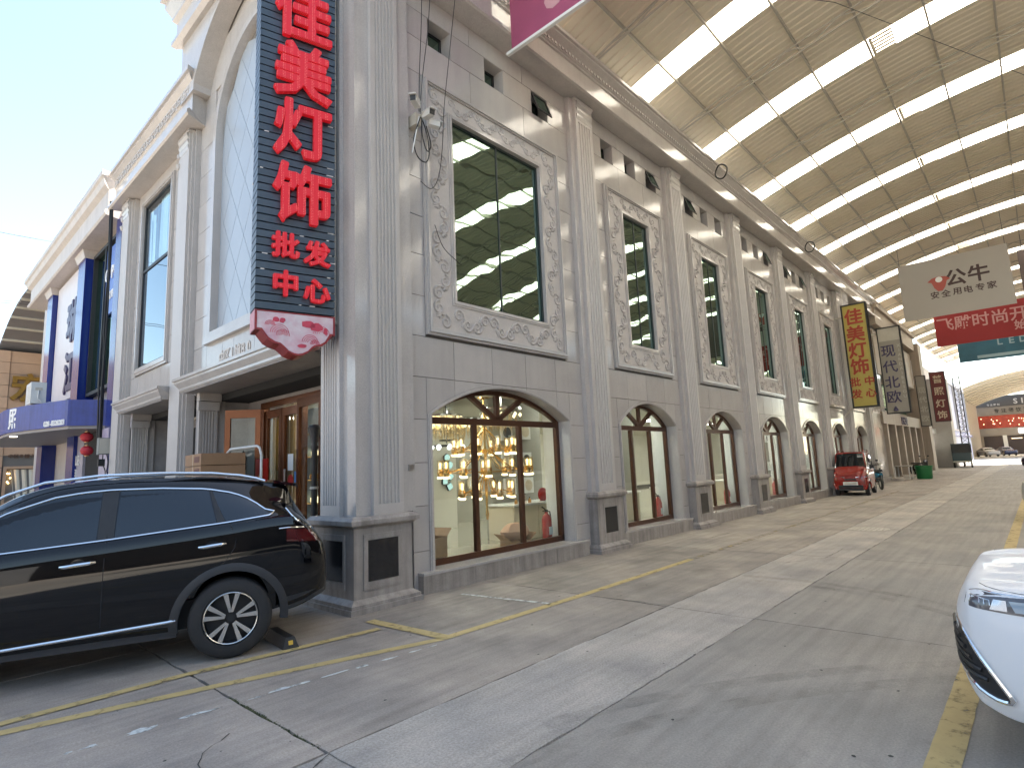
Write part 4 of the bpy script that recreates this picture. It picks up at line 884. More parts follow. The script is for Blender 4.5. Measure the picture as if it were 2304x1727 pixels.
# cardboard boxes behind the glass, paper bag, round red sign
def carton(name, label, loc, sx, sy, sz, open_=False, rz=0, group=None):
    t = thing(name, label, 'box', loc, rz, group)
    b = MB(); b.ring([(-sx, 0), (sx, 0), (sx, sz), (-sx, sz), (-sx, 0)], [(-sx + .008, .008), (sx - .008, .008), (sx - .008, sz - .002), (-sx + .008, sz - .002), (-sx + .008, .008)], -sy, sy)
    b = MB()
    b.box(-sx, sx, -sy, sy, 0, .01); b.box(-sx, sx, -sy, -sy + .008, .01, sz); b.box(-sx, sx, sy - .008, sy, .01, sz); b.box(-sx, -sx + .008, -sy + .008, sy - .008, .01, sz); b.box(sx - .008, sx, -sy + .008, sy - .008, .01, sz); b.build('walls', M['card'], t)
    for k, (q, w) in enumerate(((sx, sy), (-sx, sy))):
        s_ = 1 if q > 0 else -1; f = MB()
        if open_: f.loft([[(q, -w, sz), (q, w, sz), (q + s_ * .12, w, sz + .11), (q + s_ * .12, -w, sz + .11)], [(q, -w, sz + .008), (q, w, sz + .008), (q + s_ * .12, w, sz + .118), (q + s_ * .12, -w, sz + .118)]])
        else: f.box(min(q, 0) + .002, max(q, 0) - .002, -w, w, sz, sz + .006)
        f.build('flap', M['card'], t)
    return t
carton('cardboard_box', 'open brown cardboard box on the floor at the left of the widest arched window', (1.95, 1.15, .17), .3, .25, .42, True, .2)
carton('cardboard_box', 'small cardboard box behind the paper bag in the widest arched window', (4.0, 1.1, .17), .2, .2, .16, True, -.3)
t = thing('paper_bag', 'crumpled pale brown paper bag on a small box in the widest arched window', 'bag', (4.0, 1.08, .36))
b = MB(); rnd = random.Random(3)
b.loft([[(.30 * f * math.cos(a) * rnd.uniform(.85, 1.15), .18 * f * math.sin(a) * rnd.uniform(.8, 1.2), z) for a in [k * .524 for k in range(12)]] for z, f in ((0, .7), (.05, 1), (.13, 1.05), (.2, .85), (.26, .55), (.27, .2))]); b.build('bag', mat('kraft_paper', (.5, .3, .2), .7), t, smooth=True)
t = thing('round_red_sign', 'round red sign standing on the cream cabinet in the widest arched window', 'sign', (5.85, 1.95, .87))
b = MB(); b.lathe([(.001, -.015), (.14, -.015), (.14, .015), (.001, .015)], (0, 0, .14), 24, 'y'); b.build('disc', M['red'], t); b = MB(); b.box(-.06, .06, -.05, .05, -.0, .012); b.build('foot', M['black'], t)
# entrance side room: shelves of lamps seen through the open door
M['bluewall'] = mat('pale_blue_wall', (.34, .46, .56), .6)
b = MB(); b.box(2.5, 2.56, 4.0, 6.2, .17, 3.05); b.build('blue_display_wall', M['bluewall'], bd)
for k in range(5):
    b = MB(); b.box(2.35, 2.49, 4.02, 6.18, .55 + k * .48, .57 + k * .48); sh = b.build('display_shelf', M['gold'], bd)
    b = MB()
    for j in range(7): b.lathe([(.001, .0), (.03, .02), (.03, .1), (.001, .14)], (2.4, 4.2 + j * .28 + random.uniform(-.04, .04), .575 + k * .48), 7)
    b.build('small_lamp', M['bulb'] if k % 2 else M['gold'], sh, kind='stuff')
t = thing('lantern_post', 'small black garden lantern on a post inside the shop doorway', 'lamp', (1.75, 3.72, .17))
b = MB(); b.lathe([(.1, 0), (.1, .03), (.03, .06), (.022, .9), (.05, .93), (.05, .96), (.001, .96)], n=10); b.build('post', M['black'], t)
b = MB()
for k in range(6): a = k * 1.047; b.tube([(.06 * math.cos(a), .06 * math.sin(a), .96), (.09 * math.cos(a), .09 * math.sin(a), 1.16)], .008, 4)
b.lathe([(.11, 1.16), (.04, 1.25), (.015, 1.27), (.015, 1.31), (.001, 1.33)], n=6); b.build('cage', M['black'], t); b = MB(); b.lathe([(.001, .97), (.03, 1.0), (.03, 1.1), (.001, 1.13)], n=8); b.build('bulb', M['bulb'], t)
for k, (x, y) in enumerate(((.92, 2.52), (.95, 5.25))):
    t = thing('iron_lamp_post', ['dark iron lamp post column beside the open door, nearest the corner pier', 'dark iron lamp post with a cone top at the left of the glass doors'][k], 'lamp post', (x, y, 0))
    b = MB(); b.lathe([(.1, 0), (.1, .1), (.05, .14), (.045, 2.0), (.06, 2.05), (.045, 2.1), (.09, 2.3), (.1, 2.36), (.08, 2.4), (.001, 2.42)] if not k else [(.1, 0), (.1, .1), (.045, .14), (.04, 1.75), (.055, 1.8), (.05, 1.85), (.06, 2.0), (.001, 2.15)], n=14); b.build('column', M['black'], t, smooth=True)
    b = MB(); b.lathe([(.065, 0), (.065, .04), (.05, .04), (.05, 0)], (0, 0, 1.4), 14); b.build('collar', M['steel'], t)
# flat cartons stacked in front of the entrance, with a tube trolley and a red banner behind
for k in range(7):
    x, y = .25 + random.uniform(-.02, .02), 4.75 + random.uniform(-.02, .02)
    t = thing('flat_carton', 'flat brown carton, ' + ['lowest', 'second', 'third', 'fourth', 'fifth', 'sixth', 'topmost'][k] + ' of the stack behind the black car', 'box', (x, y, .6 + k * .205 + .03), R(-5), 'flat cartons stacked at the entrance')
    b = MB(); b.box(-.35, .35, -.5, .5, 0, .195); b.build('carton', M['card'], t); b = MB(); b.box(-.351, .351, -.03, .03, -.001, .1955); b.build('packing_tape', mat('parcel_tape', (.42, .3, .18), .3) if k == 0 else bpy.data.materials['parcel_tape'], t); b = MB(); b.box(-.354, -.3505, -.4, -.1, .05, .15); b.build('printed_mark', mat('carton_print', (.16, .07, .05), .7) if k == 0 else bpy.data.materials['carton_print'], t)
t = thing('hand_trolley', 'white tube framed trolley carrying the flat cartons at the entrance', 'trolley', (.25, 4.4, 0))
b = MB(); b.tube([(.42, -.55, .2), (.42, -.55, 2.0), (.42, -.48, 2.12), (.42, -.38, 2.16), (.42, .75, 2.16), (.42, .88, 2.1), (.42, .93, 1.98), (.42, .93, .2)], .022, 8); b.build('handle_frame', M['white'], t)
b = MB(); b.box(-.45, .42, -.5, .95, .5, .6); b.build('deck', M['steel'], t)
for k, (x, y) in enumerate(((-.35, -.4), (-.35, .85), (.35, -.4), (.35, .85))): b = MB(); b.lathe([(.001, -.03), (.1, -.03), (.1, .03), (.001, .03)], (x, y, .1), 16, 'y'); b.box(x - .02, x + .02, y - .045, y + .045, .1, .5); b.build('wheel', M['rubber'], t)
t = thing('red_banner_stand', 'red fabric banner with a gold mark standing beside the glass doors', 'banner', (.95, 4.45, 0))
b = MB(); b.box(-.01, .01, -.24, .24, .4, 1.95); b.build('cloth', M['red'], t); b = MB(); b.tube([(.03, 0, 0), (.03, 0, 2.0)], .015, 6); b.box(-.15, .2, -.03, .03, 0, .03); b.build('pole', M['black'], t)
b = MB(); b.lathe([(.05, -.014), (.09, -.014), (.09, -.011), (.05, -.011)], (0, .02, 1.6), 16, 'x'); b.prismx([(-.1, 1.42), (.1, 1.45), (.06, 1.5), (-.08, 1.48)], -.014, -.011); b.build('gold_mark', M['gold'], t)

t = thing('white_globe_chandelier', 'low chandelier of small white glowing globes at the left inside the widest arch', 'lamp', (4.9, 3.9, 2.15))
b = MB(); b.tube([(0, 0, .05), (0, 0, .9)], .012, 5); b.tube([(.3 * math.cos(k * .2618), .3 * math.sin(k * .2618), .0) for k in range(24)], .014, 5, True); b.tube([(.16 * math.cos(k * .2618), .16 * math.sin(k * .2618), .12) for k in range(24)], .012, 5, True); b.build('frame', M['black'], t)
for k in range(9):
    b = MB(); b.lathe([(.001, -.055), (.04, -.035), (.055, 0), (.04, .035), (.001, .055)], (.36 * math.cos(k * .698), .36 * math.sin(k * .698), -.03), 10); b.build('globe', bpy.data.materials['white_ring'], t, smooth=True)
for k, (x, y, z, r) in enumerate(((6.7, 5.97, 2.0, .2), (7.3, 5.97, 1.75, .16), (6.6, 5.97, 1.3, .17), (7.6, 5.97, 1.2, .2), (8.1, 5.97, 2.1, .18))):
    t = thing('round_wall_lamp', 'unlit round lamp on the grey back wall, ' + ['top left', 'middle left', 'lower left', 'lower right', 'top right'][k] + ' behind the chandelier', 'lamp', (x, y, z), group='round lamps on the back wall')
    b = MB(); b.lathe([(r, -.06), (r, 0), (r * .7, 0), (r * .7, -.06), (r, -.06)], n=20, axis='y'); b.build('rim', M['cab'], t); b = MB(); b.lathe([(.001, -.03), (r * .69, -.03), (r * .69, 0), (.001, 0)], n=20, axis='y'); b.build('diffuser', M['white'], t)
for k in range(4):
    t = thing('bottle', ['amber', 'clear', 'small clear', 'squat amber'][k] + ' glass bottle on the cabinet top in the widest arched window', 'bottle', (5.0 + k * .14, 1.95, .87))
    b = MB(); h_ = .1 + .04 * (k % 3); b.lathe([(.001, 0), (.035, 0), (.035, h_ * .6), (.012, h_ * .8), (.012, h_), (.001, h_)], n=10); b.build('glass', M['amber'] if k % 3 == 0 else M['lampglass'], t, smooth=True); b = MB(); b.lathe([(.001, h_), (.014, h_), (.014, h_ + .015), (.001, h_ + .015)], n=8); b.build('cap', M['black'], t)
# ---------------------------------------------------------------- vehicles
def catmull(vals, n):      # vals: list of tuples, n steps per span
    out = []; m = len(vals)
    for i in range(m - 1):
        p0, p1, p2, p3 = vals[max(i - 1, 0)], vals[i], vals[i + 1], vals[min(i + 2, m - 1)]
        for k in range(n):
            t = k / n; a = []
            for c0, c1, c2, c3 in zip(p0, p1, p2, p3):
                a.append(.5 * ((2 * c1) + (-c0 + c2) * t + (2 * c0 - 5 * c1 + 4 * c2 - c3) * t * t + (-c0 + 3 * c1 - 3 * c2 + c3) * t ** 3))
            out.append(tuple(a))
    out.append(tuple(vals[-1])); return out
class Shell:
    """car body from cross sections: rows (s, w, zbottom, zbelt, zglass, zroof, wglass, wroof)"""
    def __init__(h, rows, n=4, mid=.55):
        h.rows = catmull(rows, n); h.rings = []
        for s, w, zb, zw, zg, zr, wg, wr in h.rows:
            zm = zb + (zw - zb) * .45; zm2 = zb + (zw - zb) * .78
            h.rings.append([(0, zb), (w * .84, zb), (w * .955, zb + .045), (w * .985, zb + .12), (w, zm), (w * .992, zm2), (w * .965, zw - .03), (w * .93, zw), (w * .93 * .5 + wg * .5 + .012, (zw + zg) / 2), (wg, zg), (wr + (wg - wr) * .35, zr - (zr - zg) * .3), (wr, zr - .012), (wr * .55, zr), (0, zr + .004)])
    def y(h, s, z):
        r = h.rows
        i = min(range(len(r) - 1), key=lambda i: 0 if r[i][0] <= s <= r[i + 1][0] else min(abs(r[i][0] - s), abs(r[i + 1][0] - s)) + 1)
        t = max(0, min(1, (s - r[i][0]) / (r[i + 1][0] - r[i][0]))); q = [(a[0] + (b_[0] - a[0]) * t, a[1] + (b_[1] - a[1]) * t) for a, b_ in zip(h.rings[i], h.rings[i + 1])][2:]
        for k in range(len(q) - 1):
            if q[k][1] <= z <= q[k + 1][1] and q[k + 1][1] > q[k][1]: return q[k][0] + (q[k + 1][0] - q[k][0]) * (z - q[k][1]) / (q[k + 1][1] - q[k][1])
        return q[0][0] if z < q[0][1] else q[-2][0]
    def body(h, name, m, parent, cuts=()):
        b = MB(); 
        def fine(ring): return [p for p in catmull(ring, 3)]
        b.loft([[(s, -y, z) for y, z in ring] + [(s, y, z) for y, z in ring[-2:0:-1]] for (s, *_), ring in ((r, fine(g)) for r, g in zip(h.rows, h.rings))])
        o = b.build(name, m, parent, smooth=True, sharp=28)
        if cuts:
            for cs, cz, r, y0, y1 in cuts:
                for sg_ in (-1, 1):
                    c = MB(); c.lathe([(.001, sg_ * y0), (r, sg_ * y0), (r, sg_ * y1), (.001, sg_ * y1)], (cs, 0, cz), 40, 'y'); co_ = c.build('cutter', m, parent)
                    mod = o.modifiers.new('b', 'BOOLEAN'); mod.object = co_; mod.operation = 'DIFFERENCE'; mod.solver = 'EXACT'
                    dg = bpy.context.evaluated_depsgraph_get(); dg.update(); me = bpy.data.meshes.new_from_object(o.evaluated_get(dg)); o.modifiers.clear(); o.data = me; bpy.data.objects.remove(co_)
            me.polygons.foreach_set('use_smooth', [True] * len(me.polygons)); me.set_sharp_from_angle(angle=R(28))
        return o
    def patch(h, name, m, parent, left, right, low, high, side=-1, off=.004, nu=14, nv=5, smooth=True, th=.004):
        """pane or plate lying on the side: left/right give s at v, low/high give z at s"""
        b = MB(); rows_ = []
        for o_ in (off, off - th):
            g = []
            for j in range(nv + 1):
                v = j / nv; r = []
                for i in range(nu + 1):
                    s = left(v) + (right(v) - left(v)) * i / nu; z = low(s) + (high(s) - low(s)) * v; r.append((s, side * (h.y(s, z) + o_), z))
                g.append(r)
            rows_.append(g)
        b.loft(rows_[0], False, False)
        return b.build(name, m, parent, smooth=smooth, sharp=60)
    def strip(h, name, m, parent, pts, r=.012, side=-1, off=.002, n=6, flat=None):
        b = MB(); b.tube([(s, side * (h.y(s, z) + off), z) for s, z in pts], r, n); return b.build(name, m, parent, smooth=True)
def wheel(parent, s, y, z, R_, w, side, rim_m, spokes='double', face='black'):
    o = bpy.data.objects.new('wheel', None); S.collection.objects.link(o); o.parent = parent; o.location = (s, y, z); o.rotation_euler = (0, 0, 0 if side < 0 else math.pi)
    b = MB(); r = R_ * .665
    b.lathe([(r, w * .1), (r, -w * .42), (r * 1.03, -w * .48), (R_ * .9, -w * .5), (R_ * .97, -w * .42), (R_, -w * .3), (R_, w * .3), (R_ * .97, w * .42), (R_ * .9, w * .5), (r, w * .45), (r, w * .1)], n=44, axis='y'); b.build('tyre', M['rubber'], o, smooth=True, sharp=45)
    b = MB(); b.lathe([(.001, .0), (r * .98, .0), (r * .98, -w * .40), (r * .955, -w * .43), (r * .93, -w * .40), (r * .90, -.01), (.001, -.01)], n=44, axis='y'); b.build('rim_well', M[face] if face in M else face, o, smooth=True, sharp=40)
    b = MB(); b.lathe([(r * .985, -w * .44), (r * .955, -w * .46), (r * .93, -w * .44), (r * .955, -w * .40), (r * .985, -w * .44)], n=44, axis='y'); b.build('rim_lip', rim_m, o, smooth=True)
    b = MB(); b.lathe([(.001, -w * .40), (.035, -w * .40), (.032, -w * .36), (.001, -w * .34)], n=14, axis='y'); b.build('hub_cap', M['black'], o)
    for k in range(5):
        for d in ((-.15, .15) if spokes == 'double' else (0,)):
            a = k * 2 * math.pi / 5 + .3; p0 = a + d * .9; p1 = a + d * (1.55 if spokes == 'double' else 1); w0, w1 = (.011, .021) if spokes == 'double' else (.03, .04)
            def q(rr, an, off): return (rr * math.cos(an) - off * math.sin(an), rr * math.sin(an) + off * math.cos(an))
            sp = MB(); x = [q(.05 if spokes == 'double' else .03, p0, -w0), q(r * .95, p1, -w1), q(r * .95, p1, w1), q(.05 if spokes == 'double' else .03, p0, w0)]
            sp.loft([[(x[0][0], -w * .39, x[0][1]), (x[1][0], -w * .44, x[1][1]), (x[2][0], -w * .44, x[2][1]), (x[3][0], -w * .39, x[3][1])], [(x[0][0], -w * .3, x[0][1]), (x[1][0], -w * .33, x[1][1]), (x[2][0], -w * .33, x[2][1]), (x[3][0], -w * .3, x[3][1])]]); sp.build('spoke', rim_m, o)
    return o
def lerpf(pts):
    def f(s):
        if s <= pts[0][0]: return pts[0][1] + (pts[1][1] - pts[0][1]) * (s - pts[0][0]) / (pts[1][0] - pts[0][0])
        for (a, x), (c, y) in zip(pts[:-1], pts[1:]):
            if s <= c: return x + (y - x) * (s - a) / (c - a)
        return pts[-1][1] + (pts[-1][1] - pts[-2][1]) * (s - pts[-1][0]) / (pts[-1][0] - pts[-2][0])
    return f
M['carblack'] = mat('black_car_paint', (.003, .003, .004), .4, coat=1, spec=0); M['cargls'] = glassmat('tinted_car_glass', base=.025, dark=(.006, .008, .01), refl=(.9, .95, 1)); M['clad'] = mat('grey_plastic_cladding', (.028, .03, .034), .55)
M['rimsilver'] = mat('machined_alloy', (.62, .62, .6), .25, metal=.9); M['tail'] = mat('dark_red_lens', (.07, .004, .006), .08, coat=1)
# --- black suv: s runs from the nose (negative) to the tail, s=0 at the rear axle
sv = thing('black_suv', 'large black suv with chrome trim parked at the left in front of the entrance', 'car')
a_ = R(-21.8); usv = Vector((math.cos(a_), math.sin(a_))); nsv = Vector((-usv.y, usv.x)); pc = Vector((-1.46, -.34)) + nsv * .90
sv.location = (pc.x, pc.y, 0); sv.rotation_euler = (0, 0, a_)
#        s     w    zb   belt glass roof  wg   wr
rows = [(-3.62, .45, .34, .62, .66, .70, .40, .30), (-3.55, .70, .28, .74, .78, .82, .60, .45), (-3.3, .86, .24, .88, .93, .96, .74, .55), (-2.7, .91, .23, .98, 1.03, 1.06, .78, .55), (-2.35, .915, .23, 1.03, 1.10, 1.14, .76, .52), (-2.0, .92, .24, 1.055, 1.27, 1.36, .72, .50), (-1.7, .92, .24, 1.075, 1.41, 1.54, .69, .52), (-1.4, .92, .245, 1.10, 1.52, 1.63, .675, .54), (-.97, .92, .25, 1.125, 1.56, 1.66, .67, .55), (-.5, .92, .25, 1.16, 1.555, 1.655, .67, .55), (-.2, .925, .25, 1.185, 1.525, 1.64, .67, .55), (.1, .925, .27, 1.21, 1.47, 1.60, .67, .55), (.3, .91, .30, 1.225, 1.42, 1.57, .66, .54), (.47, .89, .33, 1.23, 1.35, 1.535, .65, .53), (.55, .88, .345, 1.22, 1.27, 1.38, .65, .52), (.64, .865, .37, 1.16, 1.19, 1.235, .66, .5), (.72, .84, .40, 1.08, 1.1, 1.12, .66, .5), (.80, .80, .43, .98, 1.0, 1.02, .62, .46), (.86, .72, .45, .85, .87, .88, .55, .4), (.89, .55, .47, .72, .73, .74, .42, .3)]
sh = Shell(rows, 6)
bo = sh.body('body', M['carblack'], sv, [(0, .345, .435, .55, 1.2), (-2.7, .345, .435, .55, 1.2)])
for s in (0, -2.7):
    for sd in (-1, 1): wheel(sv, s, sd * .80, .352, .352, .235, sd, M['rimsilver'])
b = MB(); b.box(-3.0, .3, -.6, .6, .25, .5); b.build('underbody', M['black'], sv)
belt = lerpf([(-2.3, 1.045), (-1.69, 1.082), (-.98, 1.128), (-.07, 1.203), (.33, 1.247)]); wt = lerpf([(-2.25, 1.10), (-1.95, 1.27), (-1.70, 1.405), (-1.40, 1.508), (-1.2, 1.54), (-.98, 1.553), (-.6, 1.547), (-.24, 1.523), (0, 1.47), (.13, 1.41), (.25, 1.33), (.33, 1.255)])
bl, th_ = (lambda s: belt(s) + .012), (lambda s: max(belt(s) + .014, wt(s) - .012))
for sd in (-1, 1):
    sh.patch('side_window', M['cargls'], sv, lambda v: -2.18 + .02 * v, lambda v: -1.06, bl, th_, sd); sh.patch('side_window', M['cargls'], sv, lambda v: -.93 + .01 * v, lambda v: -.14 - .08 * v, bl, th_, sd)
    sh.patch('quarter_window', M['cargls'], sv, lambda v: -.06 - .13 * v, lambda v: .315, bl, th_, sd)
    for s0, s1 in ((-1.055, -.935), (-.135, -.065)): sh.patch('pillar_trim', M['black'], sv, lambda v, s0=s0: s0 - (.07 * v if s0 > -.5 else 0), lambda v, s1=s1: s1 - (.12 * v if s1 > -.5 else 0), bl, th_, sd, .0045, 4)
    sh.strip('belt_chrome', M['chrome'], sv, [(-2.25 + k * .1, belt(-2.25 + k * .1)) for k in range(26)] + [(.31, belt(.31)), (.345, 1.262)], .011, sd)
    sh.strip('window_chrome', M['chrome'], sv, [(-2.2 + k * .08, wt(-2.2 + k * .08)) for k in range(32)] + [(.36, 1.28), (.345, 1.262)], .011, sd, n=6)
    for x0, x1, z in ((-1.29, -1.05, .945), (-.275, -.06, 1.008)):
        b = MB(); b.tube([(x0, sd * (sh.y(x0, z) + .004), z - .004), (x0 + .04, sd * (sh.y(x0, z) + .035), z - .002), ((x0 + x1) / 2, sd * (sh.y(x0, z) + .042), z + .006), (x1 - .03, sd * (sh.y(x1, z) + .034), z + .012), (x1, sd * (sh.y(x1, z) + .004), z + .012)], [.012, .017, .018, .017, .012], 8); b.build('door_handle', M['chrome'], sv, smooth=True)
        b = MB(); b.lathe([(.001, -.004), (.06, -.004), (.055, .006), (.001, .006)], ((x0 + x1) / 2, sd * (sh.y((x0 + x1) / 2, z) - .001), z - .01), 18, 'y'); b.build('handle_recess', M['carblack'], sv, smooth=True)
    for pts in ([(-.985, 1.115), (-.99, .8), (-.99, .42)], [(-1.0, 1.54), (-.985, 1.115)], [(-2.15, 1.0), (-2.2, .7), (-2.15, .42)], [(-.03, 1.19), (.03, 1.08), (.02, .98), (-.06, .86), (-.2, .74)]):
        q = []
        for (s0, z0), (s1, z1) in zip(pts[:-1], pts[1:]): q += [(s0 + (s1 - s0) * k / 6, z0 + (z1 - z0) * k / 6) for k in range(6)]
        sh.strip('door_gap', M['dark'], sv, q + [pts[-1]], .0045, sd, -.001)
    sh.patch('sill_cladding', M['clad'], sv, lambda v: -2.22, lambda v: -.43, lambda s: .25, lambda s: .365 + (s + .99) * .05, sd, .006, 20, 3)
    sh.strip('sill_chrome', M['chrome'], sv, [(-2.2 + k * .1, .337 + (k * .1 - .5) * .045) for k in range(18)] + [(-.44, .398)], .013, sd, .006)
    for cs in (0, -2.7):      # wheel arch cladding
        b = MB(); prev = None; ri, ro_ = .425, .495
        an = [math.radians(-8 + k * 196 / 24) for k in range(25)]
        P_ = lambda r, a, o: (cs + r * math.cos(a), sd * (sh.y(cs + r * math.cos(a), .345 + r * math.sin(a)) + o), .345 + r * math.sin(a))
        b.loft([[P_(ri, a, -.06), P_(ri, a, .014), P_((ri + ro_) / 2, a, .018), P_(ro_, a, .008), P_(ro_, a, -.02)] for a in an], False, False); b.build('arch_cladding', M['clad'], sv, smooth=True, sharp=30)
    sh.patch('tail_lamp', M['tail'], sv, lambda v: .47 + .0 * v, lambda v: .80 - .05 * v, lambda s: .985 - (s - .5) * .06, lambda s: 1.105 - (s - .5) * .10, sd, .006, 10, 4)
    sh.strip('lamp_chrome', M['chrome'], sv, [(.40, 1.115), (.5, 1.118), (.6, 1.112), (.7, 1.10)], .006, sd, .007)
    sh.patch('bumper_cladding', M['clad'], sv, lambda v: .42, lambda v: .84, lambda s: .33 + (s - .42) * .3, lambda s: .47 + (s - .42) * .12, sd, .006, 8, 3)
    b = MB(); rp = [(-1.9, 1.47), (-1.75, 1.55), (-1.5, 1.64), (-1.1, 1.685), (-.6, 1.69), (-.2, 1.672), (.05, 1.64), (.2, 1.605), (.28, 1.575)]
    b.tube([(s, sd * .60, z) for s, z in rp], .0135, 8); b.build('roof_rail', M['chrome'], sv, smooth=True)
    b = MB(); b.loft([[(-1.95, sd * .93, 1.06), (-1.95, sd * 1.08, 1.05), (-1.95, sd * 1.1, 1.18), (-1.95, sd * .97, 1.19)], [(-2.08, sd * .95, 1.07), (-2.08, sd * 1.06, 1.07), (-2.08, sd * 1.07, 1.16), (-2.08, sd * .98, 1.17)]]); b.build('wing_mirror', M['carblack'], sv, smooth=True)
    sh.strip('rear_chrome', M['chrome'], sv, [(.47, 1.30), (.53, 1.22), (.58, 1.17)], .008, sd, .006)
b = MB(); b.loft([[(.36, -.6, 1.55), (.36, .6, 1.55), (.36, .55, 1.58), (.36, -.55, 1.58)], [(.60, -.6, 1.50), (.60, .6, 1.50), (.58, .55, 1.535), (.58, -.55, 1.535)]]); b.build('spoiler', M['carblack'], sv)
def top_patch(h, name, m, parent, s0, s1, j0=9, off=.004):
    b = MB(); g = []
    for (s, *_), r in zip(h.rows, h.rings):
        if s0 <= s <= s1: q = [(s, -y, z + off) for y, z in r[j0:]]; g.append(q + [(s, y, z) for _, y, z in [(0, -p[1], p[2]) for p in q[-2::-1]]])
    b.loft(g, False, False); return b.build(name, m, parent, smooth=True)
top_patch(sh, 'windscreen', M['cargls'], sv, -2.3, -1.62, 9); top_patch(sh, 'rear_window', M['cargls'], sv, .54, .68, 9)
b = MB(); b.box(.885, .905, -.22, .22, .62, .73); b.build('number_plate', M['white'], sv)
# rubber wheel stop behind the rear wheel
t = thing('wheel_stop', 'black rubber wheel stop with a small yellow reflector behind the rear wheel of the suv', 'wheel stop', (-.95, -.28, 0), R(82))
b = MB(); b.prism([(-.28, 0), (.28, 0), (.25, .10), (-.25, .10)], -.075, .075); b.loft([[(-.28, -.075, 0), (.28, -.075, 0), (.28, .075, 0), (-.28, .075, 0)], [(-.25, -.035, .105), (.25, -.035, .105), (.25, .035, .105), (-.25, .035, .105)]])
b = MB(); b.loft([[(-.28, -.075, .008), (.28, -.075, .008), (.28, .075, .008), (-.28, .075, .008)], [(-.25, -.04, .105), (.25, -.04, .105), (.25, .04, .105), (-.25, .04, .105)]]); b.build('rubber_block', M['black'], t)
b = MB(); b.loft([[(-.273, -.02, .04), (-.273, .02, .04), (-.261, .02, .075), (-.261, -.02, .075)], [(-.276, -.02, .042), (-.276, .02, .042), (-.264, .02, .077), (-.264, -.02, .077)]]); b.build('reflector', mat('yellow_reflector', (.6, .4, .05), .3), t)
b = MB(); b.box(-.1, .05, -.078, -.05, .03, .06); b.build('yellow_stripe', bpy.data.materials['yellow_reflector'], t)

# --- white saloon nosing in from the right: only its front corner is in view
wc = thing('white_car', 'white saloon car, only its front corner with headlight and chrome edged intake in view', 'car', (0.95, -5.53, 0), R(-90))
M['carwhite'] = mat('white_car_paint', (.74, .75, .76), .4, coat=.35, spec=.3)
rw = [(-.03, .40, .46, .62, .64, .66, .33, .24), (-.005, .60, .42, .68, .71, .73, .48, .36), (.02, .71, .37, .745, .78, .80, .56, .42), (.06, .79, .31, .81, .85, .87, .63, .46), (.1, .83, .285, .85, .872, .884, .68, .5), (.2, .875, .255, .868, .885, .893, .73, .54), (.33, .90, .25, .875, .893, .903, .75, .55), (.6, .915, .24, .885, .915, .928, .77, .56), (.9, .92, .2, .905, .965, .995, .79, .56), (1.25, .92, .18, .93, .98, 1.01, .78, .55), (1.6, .92, .2, .96, 1.12, 1.2, .73, .5), (2.0, .92, .2, .97, 1.32, 1.42, .66, .5), (2.5, .92, .2, .98, 1.40, 1.5, .64, .52), (3.0, .92, .2, .99, 1.38, 1.49, .64, .52), (3.6, .92, .2, 1.0, 1.25, 1.38, .66, .5), (4.1, .91, .22, 1.02, 1.09, 1.15, .72, .52), (4.5, .88, .26, .98, 1.02, 1.05, .72, .5), (4.7, .78, .32, .85, .89, .92, .6, .4)]
